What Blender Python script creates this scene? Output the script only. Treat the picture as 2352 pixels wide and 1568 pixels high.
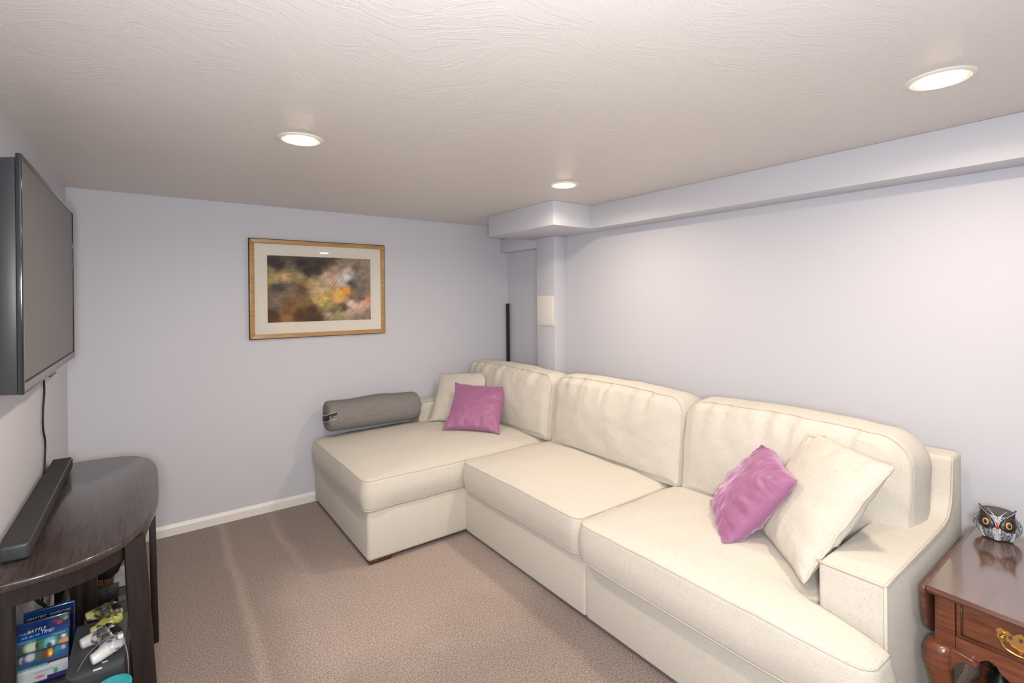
import bpy, bmesh, math, random
import numpy as np
from mathutils import Vector, Matrix, Euler

R = math.radians
PI = math.pi
SC = bpy.context.scene
COL = SC.collection
for o in list(bpy.data.objects):
    bpy.data.objects.remove(o)

# ------------------------------------------------------------------ camera
H = 2.13                      # ceiling height
XL, XR, YB, YF = -0.389, 2.722, 3.772, -2.6
ZC = 1.4715
YAW, PITCH, ROLL = R(36.31), R(0.08), R(0.56)
FPX, SHIFT = 1128.6, -98.1

cam_d = bpy.data.cameras.new('camera')
cam_d.sensor_width = 36.0
cam_d.lens = FPX / 2352 * 36.0
cam_d.shift_y = SHIFT / 2352
cam_d.clip_start = 0.02
cam = bpy.data.objects.new('camera', cam_d)
COL.objects.link(cam)
_f = Vector((math.sin(YAW) * math.cos(PITCH), math.cos(YAW) * math.cos(PITCH), -math.sin(PITCH)))
_r0 = Vector((math.cos(YAW), -math.sin(YAW), 0))
_d0 = _f.cross(_r0)
_r = _r0 * math.cos(ROLL) + _d0 * math.sin(ROLL)
_d = _d0 * math.cos(ROLL) - _r0 * math.sin(ROLL)
M3 = Matrix((_r, -_d, -_f)).transposed()
cam.matrix_world = Matrix.Translation((0, 0, ZC)) @ M3.to_4x4()
SC.camera = cam

# ------------------------------------------------------------------ world, lights, exposure
w = bpy.data.worlds.new('world')
SC.world = w
w.use_nodes = True
w.node_tree.nodes['Background'].inputs[0].default_value = (0.75, 0.85, 1, 1)
w.node_tree.nodes['Background'].inputs[1].default_value = 0.05
SC.view_settings.view_transform = 'Standard'
SC.view_settings.look = 'None'
SC.view_settings.gamma = 1
SC.view_settings.use_curve_mapping = False
SC.view_settings.exposure = 0.0

DOWNLIGHTS = [(0.50, 2.13), (1.95, 2.13), (1.953, 0.433), (0.50, 0.433)]  # last one is out of view: assumed from the grid, added for brightness
DOWN_W, DOWN_COL = 8.6, (1.0, 0.82, 0.65)
LENS_EMIT = 75.0


def area(name, loc, rot, size, power, col, sizey=None):
    l = bpy.data.lights.new(name, 'AREA')
    l.energy = power
    l.color = col
    l.size = size
    if sizey:
        l.shape = 'RECTANGLE'
        l.size_y = sizey
    o = bpy.data.objects.new(name, l)
    o.location = loc
    o.rotation_euler = rot
    COL.objects.link(o)
    return o


# fill lamps added for brightness: assumed flash bounced off the ceiling, soft panel farther behind
fl = area('flash_fill_bounce', (0.10, -0.50, 1.30), (R(180), 0, 0), 0.40, 15, (0.96, 0.98, 1.0))
fl.data.spread = R(140)
# forward fill added at the camera, as spill of the assumed flash
area('flash_fill_front', (-0.05, -0.14, 1.45), (R(90 - 4), 0, R(-36)), 0.26, 40, (0.99, 0.985, 0.985))
area('rear_fill', (0.35, -2.5, 1.35), (R(90), 0, 0), 1.3, 10, (0.92, 0.97, 1.0), 1.4)  # added rear fill panel

# ------------------------------------------------------------------ noise helper (numpy)


def _hash(ix, iy, seed):
    n = (ix.astype(np.int64) * 374761393 + iy.astype(np.int64) * 668265263 + seed * 982451653) & 0x7fffffff
    n = ((n ^ (n >> 13)) * 1274126177) & 0x7fffffff
    n = (n ^ (n >> 16)) & 0xffff
    return n / 65535.0


def vnoise(x, y, seed=0):
    x = np.asarray(x, float)
    y = np.asarray(y, float)
    x0, y0 = np.floor(x), np.floor(y)
    fx, fy = x - x0, y - y0
    fx = fx * fx * (3 - 2 * fx)
    fy = fy * fy * (3 - 2 * fy)
    a = _hash(x0, y0, seed)
    b = _hash(x0 + 1, y0, seed)
    c = _hash(x0, y0 + 1, seed)
    d = _hash(x0 + 1, y0 + 1, seed)
    return (a * (1 - fx) + b * fx) * (1 - fy) + (c * (1 - fx) + d * fx) * fy


def fbm(x, y, seed=0, o=4):
    s, a, t = 0, 1.0, 0
    for i in range(o):
        s = s + a * vnoise(x * 2 ** i, y * 2 ** i, seed + i * 7)
        t += a
        a *= 0.5
    return s / t


# ------------------------------------------------------------------ materials
def new_mat(name):
    m = bpy.data.materials.new(name)
    m.use_nodes = True
    nt = m.node_tree
    return m, nt, nt.nodes['Principled BSDF']


def N(nt, t, **kw):
    n = nt.nodes.new(t)
    for k, v in kw.items():
        setattr(n, k, v)
    return n


def plain(name, col, rough=0.5, metal=0.0, spec=0.5, coat=0.0, emit=None, es=0.0, bump=0.0, bscale=200.0, var=0.0, sheen=0.0):
    m, nt, b = new_mat(name)
    b.inputs['Base Color'].default_value = (*col, 1)
    b.inputs['Roughness'].default_value = rough
    b.inputs['Metallic'].default_value = metal
    b.inputs['Specular IOR Level'].default_value = spec
    b.inputs['Coat Weight'].default_value = coat
    b.inputs['Sheen Weight'].default_value = sheen
    if emit:
        b.inputs['Emission Color'].default_value = (*emit, 1)
        b.inputs['Emission Strength'].default_value = es
    if bump or var:
        tc = N(nt, 'ShaderNodeTexCoord')
        no = N(nt, 'ShaderNodeTexNoise')
        no.inputs['Scale'].default_value = bscale
        no.inputs['Detail'].default_value = 3
        nt.links.new(tc.outputs['Object'], no.inputs['Vector'])
        if bump:
            bp = N(nt, 'ShaderNodeBump')
            bp.inputs['Strength'].default_value = bump
            bp.inputs['Distance'].default_value = 0.002
            nt.links.new(no.outputs['Fac'], bp.inputs['Height'])
            nt.links.new(bp.outputs['Normal'], b.inputs['Normal'])
        if var:
            mx = N(nt, 'ShaderNodeMix', data_type='RGBA')
            mx.inputs[6].default_value = (*[c * (1 - var) for c in col], 1)
            mx.inputs[7].default_value = (*[min(1, c * (1 + var)) for c in col], 1)
            nt.links.new(no.outputs['Fac'], mx.inputs[0])
            nt.links.new(mx.outputs[2], b.inputs['Base Color'])
    return m


def ramp(nt, stops):
    r = N(nt, 'ShaderNodeValToRGB')
    e = r.color_ramp.elements
    while len(e) < len(stops):
        e.new(0.5)
    for i, (p, c) in enumerate(stops):
        e[i].position = p
        e[i].color = (*c, 1) if len(c) == 3 else c
    return r


def mapped(nt, scale, rot=(0, 0, 0)):
    tc = N(nt, 'ShaderNodeTexCoord')
    mp = N(nt, 'ShaderNodeMapping')
    mp.inputs['Scale'].default_value = scale
    mp.inputs['Rotation'].default_value = rot
    nt.links.new(tc.outputs['Object'], mp.inputs['Vector'])
    return mp.outputs['Vector']


def wall_paint():
    m, nt, b = new_mat('lilac_wall_paint')
    v = mapped(nt, (1, 1, 1))
    n1 = N(nt, 'ShaderNodeTexNoise')
    n1.inputs['Scale'].default_value = 260
    n1.inputs['Detail'].default_value = 2
    nt.links.new(v, n1.inputs['Vector'])
    b.inputs['Base Color'].default_value = (0.600, 0.612, 0.672, 1)
    b.inputs['Roughness'].default_value = 0.55
    b.inputs['Specular IOR Level'].default_value = 0.3
    bp = N(nt, 'ShaderNodeBump')
    bp.inputs['Strength'].default_value = 0.08
    bp.inputs['Distance'].default_value = 0.001
    nt.links.new(n1.outputs['Fac'], bp.inputs['Height'])
    nt.links.new(bp.outputs['Normal'], b.inputs['Normal'])
    return m


def ceiling_mat():
    m, nt, b = new_mat('skip_trowel_ceiling')
    b.inputs['Base Color'].default_value = (0.70, 0.67, 0.65, 1)
    b.inputs['Roughness'].default_value = 0.42
    b.inputs['Specular IOR Level'].default_value = 0.4
    tc = N(nt, 'ShaderNodeTexCoord')
    big = N(nt, 'ShaderNodeTexNoise')
    big.inputs['Scale'].default_value = 1.6
    big.inputs['Detail'].default_value = 2
    nt.links.new(tc.outputs['Object'], big.inputs['Vector'])
    sub = N(nt, 'ShaderNodeVectorMath', operation='SUBTRACT')
    sub.inputs[1].default_value = (0.5, 0.5, 0.5)
    nt.links.new(big.outputs['Color'], sub.inputs[0])
    scl = N(nt, 'ShaderNodeVectorMath', operation='SCALE')
    scl.inputs['Scale'].default_value = 0.9
    nt.links.new(sub.outputs[0], scl.inputs[0])
    add = N(nt, 'ShaderNodeVectorMath', operation='ADD')
    nt.links.new(tc.outputs['Object'], add.inputs[0])
    nt.links.new(scl.outputs[0], add.inputs[1])
    heights = []
    for rot, sc in ((R(28), (3.2, 20, 1)), (R(-50), (2.6, 15, 1))):
        mp = N(nt, 'ShaderNodeMapping')
        mp.inputs['Scale'].default_value = sc
        mp.inputs['Rotation'].default_value = (0, 0, rot)
        nt.links.new(add.outputs[0], mp.inputs['Vector'])
        n = N(nt, 'ShaderNodeTexNoise')
        n.inputs['Scale'].default_value = 1.0
        n.inputs['Detail'].default_value = 4
        n.inputs['Roughness'].default_value = 0.62
        nt.links.new(mp.outputs['Vector'], n.inputs['Vector'])
        r = ramp(nt, [(0.0, (0.25,) * 3), (0.50, (0.3,) * 3), (0.53, (1.0,) * 3), (0.56, (0.62,) * 3), (1.0, (0.5,) * 3)])
        nt.links.new(n.outputs['Fac'], r.inputs['Fac'])
        heights.append(r.outputs['Color'])
    mx = N(nt, 'ShaderNodeMix', data_type='RGBA', blend_type='LIGHTEN')
    mx.inputs[0].default_value = 0.8
    nt.links.new(heights[0], mx.inputs[6])
    nt.links.new(heights[1], mx.inputs[7])
    bp = N(nt, 'ShaderNodeBump')
    bp.inputs['Strength'].default_value = 0.35
    bp.inputs['Distance'].default_value = 0.0022
    nt.links.new(mx.outputs[2], bp.inputs['Height'])
    nt.links.new(bp.outputs['Normal'], b.inputs['Normal'])
    return m


def carpet_mat():
    m, nt, b = new_mat('taupe_cut_pile_carpet')
    v = mapped(nt, (1, 1, 1))
    n1 = N(nt, 'ShaderNodeTexNoise')
    n1.inputs['Scale'].default_value = 340
    n1.inputs['Detail'].default_value = 3
    n1.inputs['Roughness'].default_value = 0.7
    nt.links.new(v, n1.inputs['Vector'])
    n2 = N(nt, 'ShaderNodeTexNoise')
    n2.inputs['Scale'].default_value = 150
    n2.inputs['Detail'].default_value = 2
    nt.links.new(v, n2.inputs['Vector'])
    mul = N(nt, 'ShaderNodeMix', data_type='FLOAT')
    mul.inputs[0].default_value = 0.4
    nt.links.new(n1.outputs['Fac'], mul.inputs[2])
    nt.links.new(n2.outputs['Fac'], mul.inputs[3])
    r = ramp(nt, [(0.33, (0.09, 0.066, 0.058)), (0.46, (0.29, 0.228, 0.203)), (0.55, (0.47, 0.383, 0.342)), (0.68, (0.70, 0.60, 0.55))])
    nt.links.new(mul.outputs[0], r.inputs['Fac'])
    # brushed pile: vacuum stripes run along y, a light pool is painted into the middle's colour
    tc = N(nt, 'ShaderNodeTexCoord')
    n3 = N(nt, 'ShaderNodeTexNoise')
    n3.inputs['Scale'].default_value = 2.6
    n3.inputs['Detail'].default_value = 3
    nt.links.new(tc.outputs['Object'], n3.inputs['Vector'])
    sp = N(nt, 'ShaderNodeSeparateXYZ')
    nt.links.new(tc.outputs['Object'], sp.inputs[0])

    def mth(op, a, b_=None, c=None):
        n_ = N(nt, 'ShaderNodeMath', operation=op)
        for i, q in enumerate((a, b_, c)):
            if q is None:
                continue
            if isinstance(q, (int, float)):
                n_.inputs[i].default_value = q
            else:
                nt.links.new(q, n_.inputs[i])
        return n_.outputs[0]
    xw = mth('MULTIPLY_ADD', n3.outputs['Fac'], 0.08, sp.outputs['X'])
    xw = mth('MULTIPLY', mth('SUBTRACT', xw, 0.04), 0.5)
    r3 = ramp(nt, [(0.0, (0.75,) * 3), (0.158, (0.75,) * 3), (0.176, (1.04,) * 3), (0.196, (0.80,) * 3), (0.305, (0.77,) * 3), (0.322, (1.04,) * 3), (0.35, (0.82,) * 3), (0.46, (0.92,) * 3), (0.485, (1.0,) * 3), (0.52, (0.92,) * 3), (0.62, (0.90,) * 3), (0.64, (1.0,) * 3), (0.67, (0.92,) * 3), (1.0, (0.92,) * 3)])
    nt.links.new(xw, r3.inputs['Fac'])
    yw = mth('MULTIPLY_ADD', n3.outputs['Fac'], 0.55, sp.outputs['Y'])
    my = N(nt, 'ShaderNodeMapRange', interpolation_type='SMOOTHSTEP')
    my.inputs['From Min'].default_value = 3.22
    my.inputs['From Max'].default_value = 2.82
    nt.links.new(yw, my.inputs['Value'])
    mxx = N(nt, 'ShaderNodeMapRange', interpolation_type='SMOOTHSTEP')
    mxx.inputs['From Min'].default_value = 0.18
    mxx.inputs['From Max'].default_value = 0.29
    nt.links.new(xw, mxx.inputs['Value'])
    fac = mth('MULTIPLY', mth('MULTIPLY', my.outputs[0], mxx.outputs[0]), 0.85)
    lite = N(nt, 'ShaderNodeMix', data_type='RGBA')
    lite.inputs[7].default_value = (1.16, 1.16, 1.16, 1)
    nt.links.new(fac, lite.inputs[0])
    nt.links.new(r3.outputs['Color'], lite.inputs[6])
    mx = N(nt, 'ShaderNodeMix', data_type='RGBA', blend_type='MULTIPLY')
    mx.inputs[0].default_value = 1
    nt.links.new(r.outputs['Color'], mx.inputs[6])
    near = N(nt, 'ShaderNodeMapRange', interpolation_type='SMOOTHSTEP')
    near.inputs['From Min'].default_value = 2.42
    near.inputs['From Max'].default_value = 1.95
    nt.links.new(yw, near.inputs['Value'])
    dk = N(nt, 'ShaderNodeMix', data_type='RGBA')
    dk.inputs[7].default_value = (0.80, 0.80, 0.80, 1)  # foreground darkened in the colour to offset the fill light near the camera
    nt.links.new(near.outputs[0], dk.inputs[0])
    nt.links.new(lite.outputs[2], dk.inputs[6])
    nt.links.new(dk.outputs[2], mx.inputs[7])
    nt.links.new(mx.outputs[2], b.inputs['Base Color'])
    b.inputs['Roughness'].default_value = 0.95
    b.inputs['Specular IOR Level'].default_value = 0.1
    b.inputs['Sheen Weight'].default_value = 0.15
    bp = N(nt, 'ShaderNodeBump')
    bp.inputs['Strength'].default_value = 0.9
    bp.inputs['Distance'].default_value = 0.006
    nt.links.new(mul.outputs[0], bp.inputs['Height'])
    nt.links.new(bp.outputs['Normal'], b.inputs['Normal'])
    return m


def linen_mat(name, base, dark, bump=0.35):
    m, nt, b = new_mat(name)
    outs = []
    for sc in ((460, 75, 460), (75, 460, 460), (460, 460, 75)):
        v = mapped(nt, sc)
        n = N(nt, 'ShaderNodeTexNoise')
        n.inputs['Scale'].default_value = 1.0
        n.inputs['Detail'].default_value = 3
        n.inputs['Roughness'].default_value = 0.65
        nt.links.new(v, n.inputs['Vector'])
        outs.append(n.outputs['Fac'])
    mn = N(nt, 'ShaderNodeMath', operation='MINIMUM')
    nt.links.new(outs[0], mn.inputs[0])
    nt.links.new(outs[1], mn.inputs[1])
    mn2 = N(nt, 'ShaderNodeMath', operation='MINIMUM')
    nt.links.new(mn.outputs[0], mn2.inputs[0])
    nt.links.new(outs[2], mn2.inputs[1])
    lite = tuple(min(1, c * 1.06) for c in base)
    r = ramp(nt, [(0.25, dark), (0.335, tuple(0.70 * a + 0.30 * d for a, d in zip(base, dark))), (0.40, base), (0.58, lite)])
    nt.links.new(mn2.outputs[0], r.inputs['Fac'])
    nt.links.new(r.outputs['Color'], b.inputs['Base Color'])
    b.inputs['Roughness'].default_value = 0.9
    b.inputs['Specular IOR Level'].default_value = 0.15
    b.inputs['Sheen Weight'].default_value = 0.12
    bp = N(nt, 'ShaderNodeBump')
    bp.inputs['Strength'].default_value = bump
    bp.inputs['Distance'].default_value = 0.0015
    nt.links.new(mn2.outputs[0], bp.inputs['Height'])
    nt.links.new(bp.outputs['Normal'], b.inputs['Normal'])
    return m


def velvet_mat(name, col):
    m, nt, b = new_mat(name)
    v = mapped(nt, (900, 900, 900))
    n = N(nt, 'ShaderNodeTexNoise')
    n.inputs['Scale'].default_value = 1
    nt.links.new(v, n.inputs['Vector'])
    b.inputs['Base Color'].default_value = (*col, 1)
    b.inputs['Roughness'].default_value = 0.42
    b.inputs['Specular IOR Level'].default_value = 0.35
    b.inputs['Sheen Weight'].default_value = 0.8
    b.inputs['Sheen Roughness'].default_value = 0.35
    b.inputs['Sheen Tint'].default_value = (0.95, 0.62, 0.95, 1)
    bp = N(nt, 'ShaderNodeBump')
    bp.inputs['Strength'].default_value = 0.1
    bp.inputs['Distance'].default_value = 0.001
    nt.links.new(n.outputs['Fac'], bp.inputs['Height'])
    nt.links.new(bp.outputs['Normal'], b.inputs['Normal'])
    return m


def wood_mat(name, c1, c2, scale=(40, 3, 40), rough=0.3, coat=0.3, rot=(0, 0, 0), bump=0.05):
    m, nt, b = new_mat(name)
    v = mapped(nt, scale, rot)
    n = N(nt, 'ShaderNodeTexNoise')
    n.inputs['Scale'].default_value = 1
    n.inputs['Detail'].default_value = 5
    n.inputs['Distortion'].default_value = 0.4
    nt.links.new(v, n.inputs['Vector'])
    r = ramp(nt, [(0.32, c1), (0.68, c2)])
    nt.links.new(n.outputs['Fac'], r.inputs['Fac'])
    nt.links.new(r.outputs['Color'], b.inputs['Base Color'])
    b.inputs['Roughness'].default_value = rough
    b.inputs['Coat Weight'].default_value = coat
    b.inputs['Coat Roughness'].default_value = 0.12
    bp = N(nt, 'ShaderNodeBump')
    bp.inputs['Strength'].default_value = bump
    bp.inputs['Distance'].default_value = 0.001
    nt.links.new(n.outputs['Fac'], bp.inputs['Height'])
    nt.links.new(bp.outputs['Normal'], b.inputs['Normal'])
    return m


def quilt_mat():
    m, nt, b = new_mat('grey_quilted_jersey')
    v = mapped(nt, (1, 1, 1))
    vo = N(nt, 'ShaderNodeTexVoronoi')
    vo.inputs['Scale'].default_value = 95
    nt.links.new(v, vo.inputs['Vector'])
    n = N(nt, 'ShaderNodeTexNoise')
    n.inputs['Scale'].default_value = 260
    nt.links.new(v, n.inputs['Vector'])
    r = ramp(nt, [(0.0, (0.275, 0.246, 0.222)), (0.6, (0.215, 0.192, 0.172))])
    nt.links.new(vo.outputs['Distance'], r.inputs['Fac'])
    mx = N(nt, 'ShaderNodeMix', data_type='RGBA', blend_type='OVERLAY')
    mx.inputs[0].default_value = 0.5
    nt.links.new(r.outputs['Color'], mx.inputs[6])
    nt.links.new(n.outputs['Color'], mx.inputs[7])
    hs = N(nt, 'ShaderNodeHueSaturation')
    hs.inputs['Saturation'].default_value = 0.25
    nt.links.new(mx.outputs[2], hs.inputs['Color'])
    nt.links.new(hs.outputs['Color'], b.inputs['Base Color'])
    b.inputs['Roughness'].default_value = 0.95
    b.inputs['Specular IOR Level'].default_value = 0.1
    bp = N(nt, 'ShaderNodeBump')
    bp.inputs['Strength'].default_value = 0.8
    bp.inputs['Distance'].default_value = 0.004
    bp.invert = True
    nt.links.new(vo.outputs['Distance'], bp.inputs['Height'])
    nt.links.new(bp.outputs['Normal'], b.inputs['Normal'])
    return m


def attr_mat(name, rough=0.6, spec=0.3, coat=0.0):
    m, nt, b = new_mat(name)
    a = N(nt, 'ShaderNodeAttribute')
    a.attribute_name = 'print'
    nt.links.new(a.outputs['Color'], b.inputs['Base Color'])
    b.inputs['Roughness'].default_value = rough
    b.inputs['Specular IOR Level'].default_value = spec
    b.inputs['Coat Weight'].default_value = coat
    return m


def pane_mat(name, refl=0.07):
    m = bpy.data.materials.new(name)
    m.use_nodes = True
    nt = m.node_tree
    nt.nodes.clear()
    out = N(nt, 'ShaderNodeOutputMaterial')
    tr = N(nt, 'ShaderNodeBsdfTransparent')
    tr.inputs['Color'].default_value = (0.98, 0.985, 0.98, 1)
    gl = N(nt, 'ShaderNodeBsdfGlossy')
    gl.inputs['Roughness'].default_value = 0.02
    lw = N(nt, 'ShaderNodeFresnel')
    lw.inputs['IOR'].default_value = 1.45
    mx = N(nt, 'ShaderNodeMixShader')
    nt.links.new(lw.outputs[0], mx.inputs[0])
    nt.links.new(tr.outputs[0], mx.inputs[1])
    nt.links.new(gl.outputs[0], mx.inputs[2])
    nt.links.new(mx.outputs[0], out.inputs['Surface'])
    return m


M = {}
M['wall'] = wall_paint()
M['ceil'] = ceiling_mat()
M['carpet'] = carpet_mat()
M['trimwhite'] = plain('white_gloss_trim', (0.82, 0.81, 0.78), 0.35, bump=0.03, bscale=60)
M['panel'] = plain('cream_panel_paint', (0.80, 0.785, 0.74), 0.45, bump=0.03, bscale=90)
M['linen'] = linen_mat('oatmeal_linen', (0.600, 0.572, 0.512), (0.27, 0.25, 0.215))
M['piping'] = linen_mat('oatmeal_piping', (0.56, 0.52, 0.45), (0.30, 0.27, 0.22), 0.2)
M['velvet'] = velvet_mat('plum_velvet', (0.335, 0.132, 0.262))
M['quilt'] = quilt_mat()
M['tape'] = plain('dark_tape', (0.035, 0.03, 0.028), 0.8, bump=0.2, bscale=500)
M['cream_edge'] = plain('cream_binding', (0.55, 0.49, 0.40), 0.8, bump=0.2, bscale=400)
M['espresso'] = wood_mat('espresso_wood', (0.016, 0.010, 0.0095), (0.050, 0.034, 0.031), (160, 10, 60), 0.34, 0.6, (0, 0, R(8)), 0.12)
M['espresso_v'] = wood_mat('espresso_wood_upright', (0.0065, 0.0035, 0.0036), (0.017, 0.0095, 0.0095), (90, 90, 8), 0.42, 0.1)
M['cherry'] = wood_mat('cherry_wood', (0.125, 0.036, 0.016), (0.215, 0.072, 0.033), (14, 14, 90), 0.28, 0.4)
M['cherry_top'] = wood_mat('dark_cherry_top', (0.085, 0.040, 0.031), (0.14, 0.07, 0.053), (5, 70, 40), 0.22, 1.0)
M['cherry_top'].node_tree.nodes['Principled BSDF'].inputs['Coat IOR'].default_value = 2.5
M['cherry_dark'] = wood_mat('dark_cherry_moulding', (0.085, 0.032, 0.020), (0.14, 0.055, 0.033), (30, 8, 60), 0.24, 0.5)
M['brass'] = plain('polished_brass', (0.80, 0.55, 0.20), 0.22, 1.0, bump=0.05, bscale=150)
M['black_plastic'] = plain('black_plastic', (0.012, 0.012, 0.013), 0.42, bump=0.05, bscale=600)
M['grey_plastic'] = plain('dark_grey_plastic', (0.035, 0.04, 0.046), 0.4, bump=0.04, bscale=500)
M['gloss_black'] = plain('gloss_black_plastic', (0.02, 0.024, 0.028), 0.12, coat=0.5, bump=0.01, bscale=60)
M['screen'] = plain('switched_off_screen', (0.11, 0.103, 0.103), 0.40, spec=0.9, bump=0.01, bscale=900)
M['silver_strip'] = plain('silver_grey_plastic', (0.23, 0.225, 0.235), 0.38, 0.25, bump=0.02, bscale=400)
M['cloth_speaker'] = plain('charcoal_grille_cloth', (0.030, 0.028, 0.026), 0.85, bump=0.5, bscale=1500)
M['goldwood'] = wood_mat('gilded_wood_frame', (0.36, 0.20, 0.065), (0.50, 0.30, 0.11), (6, 60, 60), 0.38, 0.2)
M['darkedge'] = plain('dark_frame_edge', (0.06, 0.035, 0.02), 0.5, bump=0.05, bscale=200)
M['mat_board'] = plain('cream_mat_board', (0.86, 0.80, 0.73), 0.8, bump=0.05, bscale=500)
M['print'] = attr_mat('printed_ink', 0.7)
M['cover'] = attr_mat('printed_sleeve', 0.25, 0.5, 0.5)
M['glass'] = pane_mat('picture_glass')
M['lens'] = plain('frosted_lens', (0.9, 0.9, 0.9), 0.5, emit=(1.0, 0.80, 0.58), es=LENS_EMIT)
M['lens_rim'] = plain('warm_lens_rim', (0.9, 0.85, 0.75), 0.5, emit=(1.0, 0.66, 0.34), es=1.0)
M['lampwhite'] = plain('white_lamp_trim', (0.80, 0.76, 0.70), 0.4, bump=0.02, bscale=50)
M['console_grey'] = plain('slate_grey_plastic', (0.075, 0.08, 0.085), 0.55, bump=0.15, bscale=900)
M['rubber'] = plain('black_rubber', (0.010, 0.010, 0.010), 0.6, bump=0.1, bscale=300)
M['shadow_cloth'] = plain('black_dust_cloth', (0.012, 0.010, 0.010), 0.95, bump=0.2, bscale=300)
M['footwood'] = wood_mat('walnut_foot', (0.06, 0.022, 0.010), (0.12, 0.045, 0.02), (60, 8, 60), 0.35, 0.2)
M['owl_dark'] = plain('owl_charcoal_glaze', (0.022, 0.018, 0.018), 0.35, coat=0.3, bump=0.05, bscale=90)
M['owl_top'] = plain('owl_matt_top', (0.075, 0.072, 0.072), 0.6, bump=0.08, bscale=200)
M['owl_white'] = plain('owl_white_dots', (0.78, 0.78, 0.78), 0.5, bump=0.05, bscale=200)
M['gold_iris'] = plain('amber_iris', (0.75, 0.46, 0.11), 0.3, bump=0.02, bscale=200)
M['pupil'] = plain('dark_pupil', (0.03, 0.012, 0.008), 0.08, coat=1.0, bump=0.01, bscale=50)
M['red'] = plain('red_beak', (0.62, 0.015, 0.02), 0.3, coat=0.3, bump=0.02, bscale=90)
M['teal'] = plain('teal_lid', (0.03, 0.33, 0.40), 0.35, coat=0.3, bump=0.03, bscale=80, var=0.25)
M['white_plastic'] = plain('white_plastic', (0.72, 0.71, 0.72), 0.3, coat=0.2, bump=0.02, bscale=200)
M['stick'] = plain('grey_stick', (0.10, 0.10, 0.10), 0.5, bump=0.2, bscale=600)
M['cardboard'] = plain('brown_card', (0.11, 0.042, 0.018), 0.7, bump=0.1, bscale=120, var=0.2)
M['ribbed'] = plain('pale_grey_card', (0.45, 0.43, 0.42), 0.7, bump=0.1, bscale=120)
M['navy'] = plain('navy_black_fabric', (0.008, 0.010, 0.016), 0.8, bump=0.4, bscale=500)
M['white_ink'] = plain('white_ink', (0.75, 0.80, 0.85), 0.5, bump=0.01, bscale=100)
M['pale_ink'] = plain('pale_cyan_ink', (0.35, 0.72, 0.80), 0.5, bump=0.01, bscale=100)
M['grey_ink'] = plain('grey_ink', (0.42, 0.43, 0.42), 0.5, bump=0.01, bscale=100)
M['blue_case'] = plain('blue_disc_case', (0.008, 0.045, 0.20), 0.25, coat=0.4, bump=0.02, bscale=80)


def camo_mat(name, a, bcol, c):
    m, nt, b = new_mat(name)
    v = mapped(nt, (1, 1, 1))
    n = N(nt, 'ShaderNodeTexVoronoi')
    n.inputs['Scale'].default_value = 60
    nt.links.new(v, n.inputs['Vector'])
    r = ramp(nt, [(0.0, a), (0.35, bcol), (0.65, c)])
    r.color_ramp.interpolation = 'CONSTANT'
    nt.links.new(n.outputs['Color'], r.inputs['Fac'])
    nt.links.new(r.outputs['Color'], b.inputs['Base Color'])
    b.inputs['Roughness'].default_value = 0.25
    b.inputs['Coat Weight'].default_value = 0.4
    return m


M['camo_grey'] = camo_mat('grey_camo_plastic', (0.55, 0.56, 0.58), (0.22, 0.23, 0.25), (0.72, 0.72, 0.72))
M['camo_green'] = camo_mat('green_camo_plastic', (0.33, 0.34, 0.07), (0.10, 0.09, 0.04), (0.50, 0.47, 0.22))


def owl_mat():
    m, nt, b = new_mat('owl_scratched_feathers')
    v = mapped(nt, (560, 560, 50))
    n = N(nt, 'ShaderNodeTexNoise')
    n.inputs['Scale'].default_value = 1
    n.inputs['Detail'].default_value = 3
    nt.links.new(v, n.inputs['Vector'])
    r = ramp(nt, [(0.40, (0.020, 0.026, 0.032)), (0.50, (0.10, 0.13, 0.15)), (0.58, (0.50, 0.54, 0.58)), (0.70, (0.75, 0.77, 0.8))])
    nt.links.new(n.outputs['Fac'], r.inputs['Fac'])
    nt.links.new(r.outputs['Color'], b.inputs['Base Color'])
    b.inputs['Roughness'].default_value = 0.5
    return m


M['owl_body'] = owl_mat()

# ------------------------------------------------------------------ mesh helpers


def mesh_from(name, verts, faces, smooth=True):
    me = bpy.data.meshes.new(name)
    me.from_pydata([tuple(map(float, v)) for v in verts], [], [tuple(map(int, f)) for f in faces])
    me.validate()
    if smooth:
        for p in me.polygons:
            p.use_smooth = True
    return me


def fix_normals(me):
    bm = bmesh.new()
    bm.from_mesh(me)
    bmesh.ops.recalc_face_normals(bm, faces=bm.faces[:])
    bm.to_mesh(me)
    bm.free()


def thing(name, label, cat, loc=(0, 0, 0), rot=(0, 0, 0), group=None):
    o = bpy.data.objects.new(name, None)
    o.empty_display_size = 0.05
    COL.objects.link(o)
    o.location = loc
    o.rotation_euler = rot
    o['label'] = label
    o['category'] = cat
    if group:
        o['group'] = group
    return o


def part(name, geo, mat, parent, world=True, label=None, smooth=True, fix=True, kind=None):
    """geo = (verts, faces) or mesh; world=True: vertices are in room coordinates and parent is unrotated."""
    me = geo if isinstance(geo, bpy.types.Mesh) else mesh_from(name, geo[0], geo[1], smooth)
    if fix:
        fix_normals(me)
    if not me.materials:
        me.materials.append(mat)
    o = bpy.data.objects.new(name, me)
    COL.objects.link(o)
    if parent is not None:
        o.parent = parent
        if world and parent.parent is None:
            o.location = -Vector(parent.location)
    if label:
        o['label'] = label
    if kind:
        o['kind'] = kind
    return o


def struct(name, geo, mat, parent=None):
    o = part(name, geo, mat, parent, smooth=False)
    if parent is None:
        o['kind'] = 'structure'
    return o


def copy_tree(root, loc=None, rot=None, label=None):
    def cp(o, par):
        c = o.copy()
        COL.objects.link(c)
        c.parent = par
        for ch in [x for x in bpy.data.objects if x.parent == o]:
            cp(ch, c)
        return c
    r = cp(root, None)
    if loc is not None:
        r.location = loc
    if rot is not None:
        r.rotation_euler = rot
    if label:
        r['label'] = label
    return r


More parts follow.
